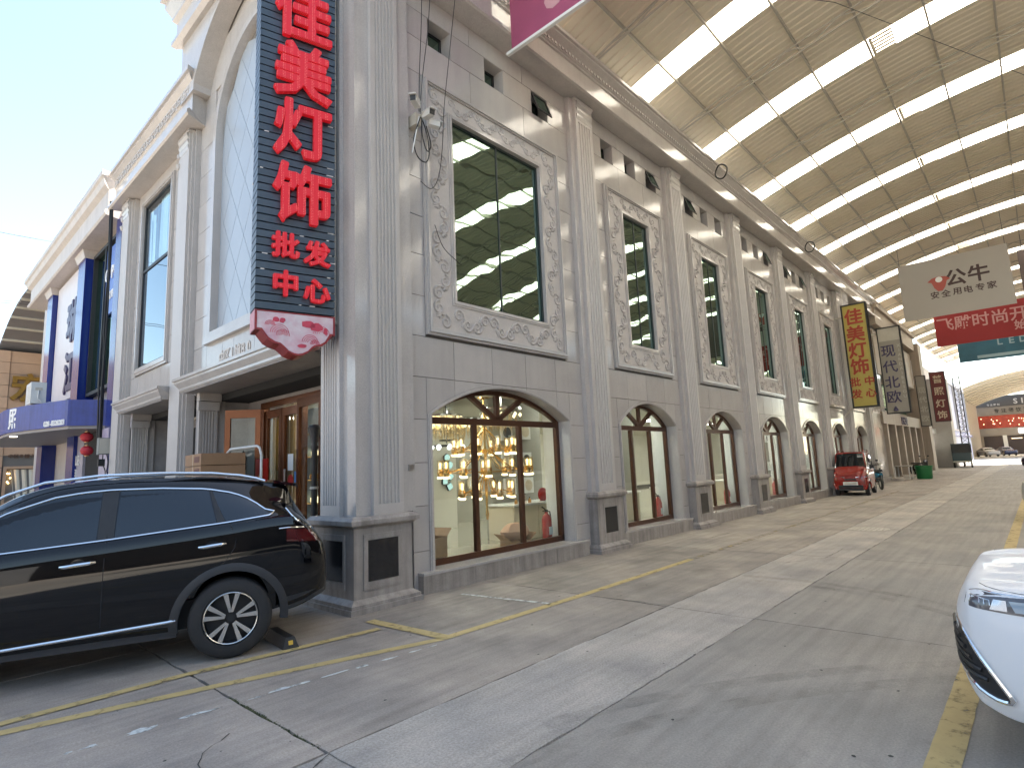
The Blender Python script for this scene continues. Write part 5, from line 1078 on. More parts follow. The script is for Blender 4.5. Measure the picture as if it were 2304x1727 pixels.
# front at +Y: car s axis points from nose backwards (-Y)
ws = Shell(rw, 4); ws.body('body', M['carwhite'], wc, [(.93, .33, .36, .55, 1.2), (3.66, .33, .36, .55, 1.2)])
for s in (.93, 3.66):
    for sd in (-1, 1): wheel(wc, s, sd * .80, .33, .33, .22, sd, M['rimsilver'], 'single')
b = MB(); b.box(.5, 4.0, -.55, .55, .2, .45); b.build('underbody', M['black'], wc)
M['lens'] = mat('headlight_lens', (.09, .09, .1), .05, coat=1); M['lens2'] = mat('headlight_reflector', (.5, .5, .52), .15, metal=.8)
for sd in (-1, 1):
    hl, hh = lerpf([(.05, .80), (.1, .785), (.34, .776), (.62, .80)]), lerpf([(.05, .815), (.08, .85), (.13, .866), (.34, .857), (.62, .865)])
    ws.patch('headlight', M['lens'], wc, lambda v: .062 + .012 * v, lambda v: .62, hl, hh, sd, .006, 22, 5)
    for k in range(3): ws.strip('lamp_chevron', M['lens2'], wc, [(.095 + k * .022, .845 - k * .004), (.13 + k * .022, .838 - k * .003), (.13 + k * .022, .812 - k * .002)], .004, sd, .008)
    ws.patch('lamp_reflector', M['lens2'], wc, lambda v: .17 + .02 * v, lambda v: .24, lambda s: .79, lambda s: .84, sd, .0085, 8, 3)
    ws.patch('lamp_projector', mat('projector_glass', (.25, .33, .40), .05, coat=1) if sd < 0 else bpy.data.materials['projector_glass'], wc, lambda v: .27 - .02 * v, lambda v: .5, lambda s: .79, lambda s: .84, sd, .009, 8, 3)
    ws.strip('headlight_brow', M['chrome'], wc, [(.09 + k * .03, hh(.09 + k * .03) + .004) for k in range(18)], .004, sd, .006)
    ws.strip('bonnet_gap', M['dark'], wc, [(.13 + k * .03, hh(.13 + k * .03) + .014) for k in range(17)], .0028, sd, -.0005)
    il = lerpf([(-.02, .45), (.02, .437), (.085, .385), (.15, .356), (.21, .36)]); ih = lerpf([(-.02, .72), (.02, .69), (.105, .548), (.2, .394), (.215, .37)])
    ws.patch('front_intake', M['black'], wc, lambda v: -.02, lambda v: .205, il, ih, sd, .005, 16, 6)
    for k in range(6): ws.strip('intake_fin', M['black'], wc, [(-.018 + j * .02, .47 + k * .038 - j * .004) for j in range(max(2, int(8.2 - k * 1.15)))], .012, sd, .010)
    ws.strip('intake_chrome', M['chrome'], wc, [(.008, .735), (.02, .70), (.045, .655), (.075, .60), (.105, .548), (.15, .475), (.2, .394), (.212, .372), (.205, .357), (.18, .352), (.15, .354), (.115, .366), (.085, .384), (.05, .41), (.02, .436), (-.005, .455)], [.004, .006, .008, .010, .012, .013, .014, .014, .014, .013, .013, .012, .012, .011, .010, .009], sd, .008, 8)
    ws.patch('side_window', M['cargls'], wc, lambda v: 1.5 + .4 * v, lambda v: 3.9 - .3 * v, lambda s: .99, lerpf([(1.5, 1.05), (2.0, 1.3), (2.5, 1.38), (3.0, 1.36), (3.6, 1.23), (3.9, 1.1)]), sd, .004, 20, 4)
top_patch(ws, 'windscreen', M['cargls'], wc, 1.3, 1.95, 9)
# ---------------------------------------------------------------- buildings further up the street (left side)
c2 = thing('cream_shop', 'cream two storey shop front with white columns beyond the granite building', 'building', (33, .3, 0))
def O(ox, oy): return lambda p: (p[0] - ox, p[1] - oy, p[2])
P2 = O(33, .3); M['cream2'] = mat('painted_cream_wall', (.37, .31, .245), .55, var=.08, vs=1, streak=.15); M['shopdark'] = mat('dark_shop_door', (.06, .04, .035), .4)
b = MB(); b.box(32.9, 46, .9, 11, 0, 9.4); b.build('wall', M['cream2'], c2, P2)
b = MB(); b.box(32.9, 46, -.1, .9, 8.6, 9.5); b.box(32.9, 46, -.25, .9, 9.51, 9.75); b.build('cornice', M['cream2'], c2, P2)
b = MB(); b.box(32.9, 46, .15, .9, 3.1, 3.75); f_ = b.build('fascia', M['cream2'], c2, P2)
b = MB(); b.box(33.4, 45.8, .2, .9, 5.9, 8.4); b.build('panel_band', M['cream2'], c2, P2)
for k in range(4): b = MB(); b.box(33.6 + k * 3.1, 36.1 + k * 3.1, .82, .9, 4.1, 5.7); w = b.build('window', M['green'], c2, P2)
for k in range(6): b = MB(); b.box(33.3 + k * 2.4, 33.7 + k * 2.4, .1, .6, 0, 3.1); b.frus(33.3 + k * 2.4, 33.7 + k * 2.4, .1, .6, 0, .2, .12, .06); b.build('column', M['cream2'], c2, P2)
for k in range(5): b = MB(); b.box(34.1 + k * 2.4, 35.2 + k * 2.4, .86, .9, .1, 2.6); b.build('door', M['shopdark'], c2, P2)
glyphs('现代北欧', 'fascia_letter', M['ink'], f_, lambda p: (p[0] - 33, .15 - .3 - p[1], p[2]), .5, 38.6, 3.42, dx=.55, depth=.03)
b = MB(); b.box(32.9, 46, -.4, .9, 0, .14); b.build('step', M['concB'], c2, P2)
c3 = thing('glass_shop', 'grey shop with a lit glass front further up the street past the signs', 'building', (46, .3, 0)); P3 = O(46, .3)
b = MB(); b.box(46.1, 66, 1.2, 11, 0, 9.2); b.build('wall', mat('grey_wall', (.30, .27, .24), .6, var=.08), c3, P3)
b = MB(); b.box(46.2, 47.6, -.3, 1.2, 0, 9.2); b.build('square_column', M['cream2'], c3, P3); b = MB(); b.box(57, 59, -.6, 1.2, 0, 7.6); b.build('square_column', mat('grey_panel_column', (.34, .31, .28), .4, var=.05), c3, P3)
b = MB(); b.box(47.7, 57, .5, 1.2, 2.9, 3.3); b.build('canopy', M['white'], c3, P3)
for k in range(6):
    b = MB(); b.ring(rect_path(47.8 + k * 1.5, 49.2 + k * 1.5, .1, 2.85), rect_path(47.88 + k * 1.5, 49.12 + k * 1.5, .2, 2.75), .7, .78); w = b.build('glass_front', M['steelb'], c3, P3)
    g = MB(); g.box(47.88 + k * 1.5, 49.12 + k * 1.5, .735, .742, .2, 2.75); g.build('pane', M['clear'], w, P3)
b = MB(); b.box(47.7, 57, 1.1, 1.19, 2.2, 2.5); b.build('light_strip', emit('shop_light', (1, .95, .85), 1.4), c3, P3)
b = MB(); b.box(47.9, 48.3, .3, .5, 2.95, 3.2); b.build('exit_sign', emit('green_sign', (.3, 1, .6), .8), c3, P3)
b = MB(); b.box(46.05, 46.1, .2, 1.2, 6.2, 8.0); b.build('white_board', M['white'], c3, P3)
c4 = thing('blue_poster_shop', 'shop covered in pale blue and white posters just before the bright gap', 'building', (76, .2, 0)); P4 = O(76, .2)
M['poster'] = mat('blue_white_poster', (.42, .45, .56), .4, var=.2, vs=.6, col2=(.30, .34, .50))
b = MB(); b.box(66.5, 86, .3, 11, 0, 8.6); b.build('wall', M['poster'], c4, P4); b = MB(); b.box(66.5, 86, .1, .3, 2.8, 3.1); b.build('fascia', M['bluep'], c4, P4)
for k in range(3): b = MB(); b.ring(rect_path(67 + k * 6, 72.4 + k * 6, 3.4, 8.2), rect_path(67.1 + k * 6, 72.3 + k * 6, 3.5, 8.1), .18, .3); b.build('poster_frame', M['steelb'], c4, P4)
t = thing('lattice_tower', 'dark steel lattice light tower standing at the left edge of the street', 'tower', (63, -.9, 0))
b = MB()
for x, y in ((-.25, -.25), (.25, -.25), (.25, .25), (-.25, .25)): b.tube([(x, y, 0), (x, y, 8.2)], .03, 5)
b.build('legs', M['black'], t, kind='stuff'); b = MB()
for k in range(16):
    z = k * .5
    for (x0, y0), (x1, y1) in (((-.25, -.25), (.25, -.25)), ((.25, -.25), (.25, .25)), ((.25, .25), (-.25, .25)), ((-.25, .25), (-.25, -.25))): b.tube([(x0, y0, z), (x1, y1, z + .5)], .016, 4); b.tube([(x0, y0, z + .5), (x1, y1, z + .5)], .012, 4)
b.build('lattice', M['black'], t, kind='stuff')
# ---------------------------------------------------------------- far end: sunlit gap, second vault, shop with red band
r2 = thing('far_arcade_roof', 'second vaulted roof beyond the bright gap at the end of the street', 'roof', (98, -8, 9))
def rz3(y): return 11.6 - 24 + math.sqrt(24 * 24 - (y + 8) ** 2)
R2 = O(98, -8); R2z = lambda p: (p[0] - 98, p[1] + 8, p[2] - 9)
for k in range(9):
    x0 = 98 + k * 4.2; b = MB(); ys = [2.5 - j * 1.05 for j in range(21)]
    b.loft([[(x, y, rz3(y)) for y in ys] + [(x, y, rz3(y) + .06) for y in ys[::-1]] for x in (x0, x0 + 3.4)]); b.build('roof_sheet', M['roofin'], r2, R2z)
    b = MB(); b.loft([[(x, y, rz3(y)) for y in ys] + [(x, y, rz3(y) + .04) for y in ys[::-1]] for x in (x0 + 3.4, x0 + 4.2)]); b.build('skylight_sheet', M['sky'], r2, R2z)
    b = MB(); b.tube([(x0 + 1.7, y, rz3(y) - .2) for y in ys], .06, 5); b.build('truss', M['steel'], r2, R2z)
b = MB(); b.box(100, 136, 2.3, 9, 0, 9.8); fs_ = thing('far_side_shops', 'dim row of shops under the second vaulted roof', 'building', (118, 3, 0)); b.build('wall', M['cream2'], fs_, O(118, 3))
fe = thing('end_shop', 'shop across the end of the street with dark fascia and red window band', 'building', (138, -6, 0)); PE = O(138, -6)
b = MB(); b.box(138.2, 150, -22, 10, 0, 11); b.build('wall', M['cream2'], fe, PE)
EF = lambda p: (p[0] * 0 + 138.0 - 138 - p[1], -p[0] + 6, p[2])      # reads left to right for someone coming up the street
b = MB(); b.box(137.9, 138.2, -22, 3, 9.0, 11); fa = b.build('dark_fascia', mat('dark_grey_fascia', (.06, .06, .065), .4), fe, PE)
glyphs('SIKU', 'fascia_letter', mat('grey_letter', (.5, .5, .5), .4), fa, EF, 1.35, 3.4, 9.75, dx=.95, depth=.1, y=.12)
glyphs('专注雕刻', 'small_letter', bpy.data.materials['grey_letter'], fa, EF, .4, -.6, 9.4, dx=.5, depth=.05, y=.12)
b = MB(); b.box(137.95, 138.2, -22, 3, 7.4, 8.95); fb = b.build('grey_fascia', mat('mid_grey_fascia', (.22, .2, .18), .5), fe, PE); glyphs('专注餐饮酒店灯', 'fascia_letter', M['black'], fb, EF, .8, .5, 8.2, dx=1.05, depth=.06, y=.06)
M['redband'] = mat('red_display_band', (.36, .045, .02), .3, var=.4, vs=.5); b = MB(); b.box(138.0, 138.2, -22, 3, 5.0, 7.35); rb = b.build('red_window_band', M['redband'], fe, PE)
b = MB()
for k in range(26): b.lathe([(.001, -.12), (.09, 0), (.001, .12)], (137.95, random.uniform(-10, 2), random.uniform(5.4, 7.0)), 6)
b.build('lit_lamps', M['bulb'], rb, PE, kind='stuff')
b = MB(); b.box(137.9, 138.2, -22, 3, 3.6, 4.95); fc = b.build('shop_fascia', mat('pale_fascia', (.3, .27, .24), .5), fe, PE); glyphs('新飞月·', 'lit_letter', emit('white_letter', (1, 1, 1), 1.6), fc, EF, .95, 3.6, 4.3, dx=1.0, depth=.06, y=.12)
b = MB(); b.box(138.1, 138.2, -20, 2, .1, 3.5); b.build('shop_opening', M['shopdark'], fe, PE)
for k in range(5): b = MB(); b.box(137.9, 138.19, -1.4 - k * 4, -.8 - k * 4, 0, 3.6); b.build('pillar', M['white'], fe, PE)
b = MB()
for k in range(4): b.box(138.0, 138.08, -3.5 - k * 3, -2 - k * 3, 2.9, 3.0)
b.build('strip_lights', M['bulb'], fe, PE, kind='stuff')
# ---------------------------------------------------------------- hanging signs and banners (all flat boxes hung across the street)
def hang(name, label, cat, X, yL, yR, z0, z1, m, th=.06, frame=None, fm=None):
    t = thing(name, label, cat, (X, (yL + yR) / 2, z0)); T = lambda p: (p[0], p[1], p[2])
    b = MB(); b.box(0, th, yR - (yL + yR) / 2, yL - (yL + yR) / 2, 0, z1 - z0); bd_ = b.build('board', m, t)
    if frame:
        b = MB(); w = (yL - yR) / 2; b.ring([(-w, 0), (w, 0), (w, z1 - z0), (-w, z1 - z0), (-w, 0)], [(-w + frame, frame), (w - frame, frame), (w - frame, z1 - z0 - frame), (-w + frame, z1 - z0 - frame), (-w + frame, frame)], 0, 1)
        b.v = [(-.02 + p[1] * (th + .04), p[0], p[2]) for p in b.v]; b.build('frame', fm or M['black'], t)
    return t, bd_, lambda p: (-p[1], -p[0], p[2])
M['yellowb'] = mat('yellow_sign_board', (.46, .375, .09), .4, var=.06); M['brickred'] = mat('brick_red_letter', (.36, .05, .025), .5)
t, bo_, T = hang('yellow_hanging_sign', 'yellow vertical sign with red characters projecting from the granite wall', 'sign', 25.2, -.05, -1.06, 3.53, 8.2, M['yellowb'], .22, .07)
for s, z in (('佳', 4.08), ('美', 3.3), ('灯', 2.55), ('饰', 1.82)): glyphs(s, 'character', M['brickred'], bo_, T, .74, -.03, z, depth=.02, off=.022, y=.002)
for s, x, z in (('批', -.27, 1.15), ('发', -.27, .62), ('中', .27, 1.15), ('心', .27, .62)): glyphs(s, 'small_character', M['brickred'], bo_, T, .42, x, z, depth=.02, off=.02, y=.002)
b = MB(); b.tube([(.1, .5, .05), (.1, 1.1, -.5)], .035, 6); b.tube([(.1, .4, 4.6), (.1, .4, 5.6)], .008, 4); b.box(.05, .15, .4, .9, 4.1, 4.16); b.build('bracket', M['steel'], t)
M['greyb'] = mat('grey_white_sign_board', (.32, .295, .25), .4, var=.05)
t, bo_, T = hang('white_hanging_sign', 'pale vertical sign with black characters just behind the yellow sign', 'sign', 28.6, -.75, -1.72, 3.34, 7.52, M['greyb'], .2, .05)
for s, z in (('现', 3.0), ('代', 2.25), ('北', 1.5), ('欧', .8)): glyphs(s, 'character', M['ink'], bo_, T, .62, -.1, z, depth=.015, off=.012, y=.002)
for k, s in enumerate('XIANDAIBEIOU'): glyphs(s, 'letter', M['steel'], bo_, T, .2, .34, 3.2 - k * .22, depth=.01, off=.01, y=.002)
b = MB(); b.box(-.005, .0, -.46, .46, 3.5, 4.1); b.build('grey_header', M['steel'], bo_); b = MB(); b.lathe([(.001, 0), (.12, .04), (.05, .2), (.001, .26)], (-.01, .1, .1), 9); b.build('bird_mark', M['ink'], bo_)
b = MB(); b.box(.05, .12, .4, 1.0, 3.9, 3.96); b.box(.05, .12, .4, 1.0, .3, .36); b.build('bracket', M['steel'], t)
t, bo_, T = hang('grey_hanging_sign', 'dim grey vertical sign between the pale sign and the maroon sign', 'sign', 41, -.5, -1.05, 3.05, 6.3, M['greyb'], .2, .04)
for s, z in (('现', 2.3), ('代', 1.7), ('北', 1.1), ('欧', .5)): glyphs(s, 'character', M['steel'], bo_, T, .42, 0, z, depth=.015, off=.012, y=.002)
M['maroon'] = mat('maroon_sign_board', (.15, .03, .03), .4); M['palegold'] = mat('pale_gold_letter', (.6, .5, .36), .5)
t, bo_, T = hang('maroon_hanging_sign', 'maroon vertical sign with pale characters further up the street', 'sign', 43, -1.05, -1.88, 3.35, 6.65, M['maroon'], .25, .03)
for s, z in (('普', 2.8), ('照', 2.0), ('灯', 1.2), ('饰', .45)): glyphs(s, 'character', M['palegold'], bo_, T, .55, 0, z, depth=.015, off=.016, y=.002)
M['bannerw'] = mat('white_banner_cloth', (.36, .335, .30), .6, var=.03, vs=.5); M['dkbrown'] = mat('dark_brown_print', (.05, .025, .025), .6); M['bannerr'] = mat('red_banner_cloth', (.27, .014, .016), .6, var=.06); M['bannerb'] = mat('blue_green_banner', (.025, .11, .16), .5, var=.3, vs=.5)
t, bo_, T = hang('white_banner', 'white banner with a red bull head mark hung across the street', 'banner', 28, -2.05, -6.0, 7.5, 10.15, M['bannerw'], .03)
glyphs('公牛', 'logo_letter', M['dkbrown'], bo_, T, .78, .10, 1.62, dx=.8, depth=.006, off=.022); glyphs('安全用电专家', 'slogan_letter', M['dkbrown'], bo_, T, .34, -.72, .98, dx=.4, depth=.006, off=.014)
BT = lambda p: (-p[1] - .004, -p[0], p[2]); b = MB()
b.prism([(-.93, 1.62), (-.75, 1.76), (-.5, 1.8), (-.25, 1.76), (-.08, 1.62), (-.22, 1.56), (-.3, 1.3), (-.42, 1.13), (-.58, 1.13), (-.7, 1.3), (-.78, 1.56)], 0, .006); b.build('bull_head_mark', mat('russet_print', (.36, .07, .05), .5), bo_, BT)
b = MB(); b.lathe([(.001, -.008), (.13, -.008), (.13, -.006), (.001, -.006)], (0, .5, 1.66), 18, 'x'); b.build('white_roundel', M['white'], bo_, lambda p: (p[0] - .004, p[1], p[2]))
t2, bo_, T = hang('red_banner', 'red banner with pink characters hung behind the white banner', 'banner', 37, -2.3, -8.6, 7.4, 9.4, M['bannerr'], .03)
glyphs('飞雕时尚开关', 'letter', mat('pink_print', (.5, .26, .25), .6), bo_, T, .82, -2.65, 1.22, dx=.8, depth=.006, off=.012); glyphs('始于', 'letter', bpy.data.materials['pink_print'], bo_, T, .55, .55, .62, dx=.6, depth=.006)
t3, bo_, T = hang('blue_banner', 'blue green banner hung behind the red banner', 'banner', 47, -2.5, -9.5, 7.5, 9.2, M['bannerb'], .03)
glyphs('LED照明', 'letter', mat('pale_blue_print', (.3, .42, .46), .6), bo_, T, .6, -1.2, 1.1, dx=.6, depth=.006); b = MB(); b.box(-.008, -.003, -3, 2.5, .15, .35); b.build('white_line', bpy.data.materials['pale_blue_print'], bo_)
M['bannerp'] = mat('faded_magenta_banner', (.33, .075, .15), .35, var=.15, vs=1.2)
t4, bo_, T = hang('magenta_banner', 'faded magenta banner hanging from the near edge of the roof', 'banner', 3.0, -.22, -3.9, 8.62, 10.9, M['bannerp'], .02)
b = MB(); b.box(-.02, .04, -1.95, 1.95, -.05, 0); b.build('bottom_batten', M['white'], t4); b = MB(); b.lathe([(.001, -.006), (.2, -.006), (.15, -.003), (.001, -.003)], (0, .9, .42), 9, 'x'); b.build('printed_figure', mat('pale_pink_print', (.55, .3, .33), .5), bo_)
t5, bo_, T = hang('dark_banner', 'dark back of a banner between the white and red banners', 'banner', 33, -6.3, -9.5, 8.2, 11.0, mat('dark_banner_back', (.10, .075, .07), .7), .03)
for t_, ya, yb, zt in ((t, 1.9, -1.9, 2.65), (t2, 3, -3, 2.0), (t3, 3, -3, 1.7), (t5, 1.4, -1.4, 2.8)):
    for y in (ya, yb): b = MB(); b.tube([(0, y, zt), (0, y, zt + 1.6)], .008, 4); b.build('hanging_wire', M['cable'], t_)
for k, (x, s) in enumerate(((11.6, 0), (20, 0))):   # loops of conduit on the cornice
    t = thing('wire_loop', ['coil of cable hung on the cornice above the second and third bays', 'coil of cable hung on the cornice above the fifth bay'][k], 'cable', (x, -.3, 9.55))
    b = MB(); b.tube([(.02 * math.sin(a * 3), .17 * math.cos(a) - .06, .2 * math.sin(a)) for a in [j * .2618 for j in range(24)]], .022, 6, True); b.build('coil', M['cable'], t)
# ---------------------------------------------------------------- cctv cameras and loose wires on the near bay
t = thing('cctv_cluster', 'pair of white surveillance cameras on a bracket with tangled wires beside the near window', 'camera', (1.22, .12, 6.72))
M['camw'] = mat('white_camera_shell', (.62, .61, .58), .4)
b = MB(); b.box(-.05, .05, .0, .18, -.1, .08); b.tube([(0, .0, 0), (0, -.14, .02), (0, -.2, .06)], .018, 6); b.build('bracket', M['steel'], t)
def camr(x, y, z, rz, tilt, L=.3):
    o = bpy.data.objects.new('camera_body', None); S.collection.objects.link(o); o.parent = t; o.location = (x, y, z); o.rotation_euler = (tilt, 0, rz); o.scale = (.8, .8, .8)
    b = MB(); b.box(-.055, .055, -L / 2, L / 2, -.05, .05); b.box(-.065, .065, -L / 2 - .05, L / 2, .051, .065); b.build('shell', M['camw'], o)
    b = MB(); b.box(-.05, .05, -L / 2 - .012, -L / 2 - .001, -.045, .045); b.build('lens_face', M['black'], o)
camr(-.18, -.16, .1, R(-55), R(8)); camr(.02, -.2, -.02, R(-8), R(10), .26); camr(.16, -.16, -.1, R(65), R(6), .2)
for k, pts in enumerate(([(0, -.05, 0), (-.08, -.06, -.2), (-.12, -.03, -.42), (-.05, -.02, -.62), (.1, -.02, -.66), (.17, -.02, -.5), (.12, -.05, -.25), (.03, -.06, -.05)], [(.02, -.05, 0), (0, -.08, -.3), (.1, -.06, -.5), (.2, -.03, -.35), (.1, -.05, -.1)], [(-.02, -.04, 0), (-.1, -.06, -.3), (-.14, -.02, -.6)])):
    b = MB(); b.tube([a for a in catmull(pts, 6)], .009, 5); b.build('loose_wire', M['cable'] if k < 2 else M['white'], t)
for k, (pts, lb) in enumerate((([(1.2, -.06, 9.1), (1.2, -.02, 8.2), (1.2, .05, 7.4), (1.2, .08, 6.8)], 'left of two thin black cables dropping from the cornice to the cameras'), ([(1.36, -.08, 9.1), (1.33, -.02, 8.2), (1.26, .05, 7.4), (1.22, .08, 6.8)], 'right of two thin black cables dropping from the cornice to the cameras'), ([(1.85, -.1, 9.1), (1.84, .1, 8.0), (1.8, .2, 7.2), (1.74, .2, 6.5), (1.65, .2, 6.0), (1.5, .2, 5.75), (1.3, .2, 5.8)], 'thin black cable looping past the upper left of the near carved window'), ([(1.55, .2, 5.2), (1.7, .2, 4.9), (1.95, .2, 4.75), (2.06, .2, 4.7)], 'short thin cable running down to the corner of the near upper pane'))):
    b = MB(); b.tube(catmull(pts, 5), .006, 5); o = b.build('thin_cable', M['cable']); tag(o, lb, 'cable', 'thin cables on the near wall')
o = MB(); o.tube([(.95, -.1, 9.6), (5, -1.8, 10.3), (9, -4, 10.9), (16, -7, 11.2)], .008, 4); tag(o.build('roof_cable', M['cable']), 'thin cable strung under the roof from the magenta banner', 'cable')
# wires over the side street at the far left
for k, (z0, z1, y, lb) in enumerate(((10.2, 10.6, 20, 'upper wire crossing the sky at the far left with a small hook on it'), (9.0, 9.6, 26, 'lower of the wires crossing the sky at the far left'), (9.12, 9.72, 26.1, 'middle wire crossing the sky just above the lowest one'))):
    b = MB(); b.tube([(-16 + 16.3 * j / 12, y - 6 + 6 * j / 12, z0 + (z1 - z0) * j / 12 - 1.2 * (1 - ((j - 6) / 6) ** 2) * .5) for j in range(13)], .013, 5); o = b.build('overhead_wire', M['cable']); tag(o, lb, 'wire', 'wires over the side street')
# small metal plate low on the pier
t = MB(); t.box(1.02, 1.10, .222, .239, 1.62, 1.70); tag(t.build('wall_plate', M['steelb']), 'small square metal plate on the pier beside the widest arch', 'plate')
M['greyblock'] = mat('grey_block_wall', (.2, .2, .205), .8, var=.2, vs=.8)
M['shopbrick'] = mat('dark_brick', (.11, .10, .09), .8, var=.2, vs=.8)
# ---------------------------------------------------------------- smaller vehicles up the street
M['redcar'] = mat('red_car_paint', (.22, .012, .007), .2, coat=.8)
ev = thing('red_mini_van', 'small boxy red electric van parked against the granite wall up the street', 'car', (20.95, -.53, 0), R(4))
#    s from nose to tail along +x
re = [(0, .42, .28, .58, .60, .62, .38, .3), (.03, .52, .24, .74, .76, .78, .46, .36), (.12, .56, .22, .86, .885, .90, .50, .4), (.30, .57, .22, .93, .98, 1.02, .51, .44), (.42, .575, .22, .95, 1.25, 1.32, .51, .43), (.54, .58, .22, .955, 1.49, 1.57, .50, .43), (.74, .58, .22, .96, 1.54, 1.63, .50, .43), (1.6, .58, .22, .96, 1.53, 1.635, .48, .40), (2.1, .575, .24, .96, 1.50, 1.60, .48, .40), (2.28, .55, .27, .95, 1.42, 1.52, .46, .36), (2.38, .48, .32, .9, 1.3, 1.38, .4, .3)]
es = Shell(re, 4); es.body('body', M['redcar'], ev, [(.36, .24, .29, .32, .8), (1.98, .24, .29, .32, .8)])
for s in (.36, 1.98):
    for sd in (-1, 1): wheel(ev, s, sd * .50, .235, .235, .14, sd, M['rimsilver'], 'single')
top_patch(es, 'windscreen', M['cargls'], ev, .31, .56, 8)
for sd in (-1, 1):
    es.patch('side_window', M['cargls'], ev, lambda v: .50 + .14 * v, lambda v: 1.28, lambda s: .98, lambda s: 1.5, sd, .004, 8, 4); es.patch('side_window', M['cargls'], ev, lambda v: 1.36, lambda v: 2.12 - .06 * v, lambda s: .98, lambda s: 1.49, sd, .004, 8, 4)
    es.strip('door_gap', M['dark'], ev, [(1.32, 1.5), (1.32, 1.0), (1.32, .32)], .006, sd, 0); es.strip('door_gap', M['dark'], ev, [(.62, .95), (.6, .6), (.68, .32)], .006, sd, 0)
    b = MB(); b.box(.62, .68, sd * .60, sd * .74, .98, 1.12); b.build('wing_mirror', M['black'], ev)
    es.patch('headlight', M['lens2'], ev, lambda v: .005, lambda v: .12, lambda s: .665 + s * .3, lambda s: .70 + s * .6, sd, .006, 6, 2); es.strip('arch_trim', M['redcar'], ev, [(.36 + .33 * math.cos(a), .24 + .33 * math.sin(a)) for a in [math.pi * k / 12 for k in range(13)]], .025, sd, .0)
b = MB(); b.box(-.035, -.02, -.24, .24, .40, .52); b.build('number_plate', M['white'], ev); b = MB(); b.box(-.012, .06, -.4, .4, .3, .4); b.build('bumper', M['black'], ev)
b = MB(); b.box(-.02, .03, -.2, .2, .58, .63); b.build('grille', M['black'], ev); b = MB(); b.box(-.045, -.034, -.2, .2, .43, .49); b.build('plate_characters', M['steel'], ev)
for sd in (-1, 1): b = MB(); b.tube([(.9, sd * .42, 1.63), (.95, sd * .42, 1.70), (1.95, sd * .42, 1.69), (2.0, sd * .42, 1.62)], .018, 6); b.build('roof_rail', M['redcar'], ev)
b = MB(); b.box(-.0, 2.2, -.4, .4, .2, .35); b.build('underbody', M['black'], ev)
# blue scooter behind it
def scooter(name, label, loc, rz, col):
    t = thing(name, label, 'scooter', loc, rz)
    for s in (-.6, .6): 
        b = MB(); b.lathe([(.13, -.04), (.2, -.045), (.235, -.02), (.24, 0), (.235, .02), (.2, .045), (.13, .04), (.13, -.04)], (s, 0, .24), 24, 'y'); w = b.build('wheel', M['rubber'], t, smooth=True); b = MB(); b.lathe([(.001, -.03), (.13, -.03), (.13, .03), (.001, .03)], (s, 0, .24), 16, 'y'); b.build('hub', M['steel'], w)
    m = mat(name + '_paint', col, .25, coat=.5)
    b = MB(); b.loft([[(x, -w, z0), (x, w, z0), (x, w * .8, z1), (x, -w * .8, z1)] for x, w, z0, z1 in ((-.5, .06, .5, .62), (-.35, .14, .42, .72), (-.1, .15, .38, .74), (.15, .15, .4, .74), (.5, .13, .5, .72), (.78, .06, .62, .7))]); b.build('rear_body', m, t, smooth=True)
    b = MB(); b.box(-.45, .1, -.14, .14, .3, .36); b.build('footboard', M['black'], t); b = MB(); b.loft([[(-.48, -.16, .3), (-.48, .16, .3), (-.42, .16, .3), (-.42, -.16, .3)], [(-.62, -.14, .95), (-.62, .14, .95), (-.56, .12, .96), (-.56, -.12, .96)]]); b.build('leg_shield', m, t)
    b = MB(); b.loft([[(-.15, -.13, .75), (-.15, .13, .75), (-.15, .1, .83), (-.15, -.1, .83)], [(.6, -.12, .76), (.6, .12, .76), (.6, .1, .84), (.6, -.1, .84)]]); b.build('seat', M['black'], t)
    b = MB(); b.tube([(-.6, 0, .24), (-.5, 0, 1.02)], .025, 6); b.tube([(-.45, -.3, 1.04), (-.52, -.1, 1.02), (-.52, .1, 1.02), (-.45, .3, 1.04)], .016, 6); b.build('handlebar', M['black'], t); b = MB(); b.lathe([(.001, -.06), (.06, -.03), (.07, .04), (.001, .05)], (-.6, 0, .92), 10, 'x'); b.build('headlamp', M['lens2'], t)
    for s in (-1, 1): b = MB(); b.tube([(-.5, s * .16, 1.02), (-.52, s * .24, 1.2)], .007, 4); b.box(-.54, -.52, s * .24 - .05, s * .24 + .05, 1.18, 1.26); b.build('mirror', M['black'], t)
    b = MB(); b.tube([(.7, 0, .66), (.85, .0, .5), (.92, 0, .3)], .03, 5); b.build('mudguard', M['black'], t); return t
scooter('blue_scooter', 'blue motor scooter standing behind the red van', (25.4, -.55, 0), R(205), (.02, .14, .24))
scooter('dark_scooter', 'dark motorbike parked beside the green bin', (38.6, -.4, 0), R(40), (.05, .05, .05))
t = thing('green_bin', 'round green plastic bin standing by the kerb up the street', 'bin', (35.3, -1.02, 0))
M['greenp'] = mat('green_plastic', (.012, .17, .05), .4); b = MB(); b.lathe([(.001, 0), (.33, 0), (.36, .06), (.40, .66), (.43, .66), (.43, .72), (.38, .72), (.35, .1), (.001, .08)], n=22); b.build('tub', M['greenp'], t, smooth=True)
b = MB(); b.tube([(.435 * math.cos(a), .435 * math.sin(a), .6) for a in [k * .2618 for k in range(24)]], .015, 5, True); b.build('rim', M['greenp'], t)
t = thing('folding_table', 'low dark table with clutter standing left of the green bin', 'table', (35.0, -.2, 0))
b = MB(); b.box(-.6, .6, -.3, .45, .72, .76); b.build('table_top', M['greyb'], t)
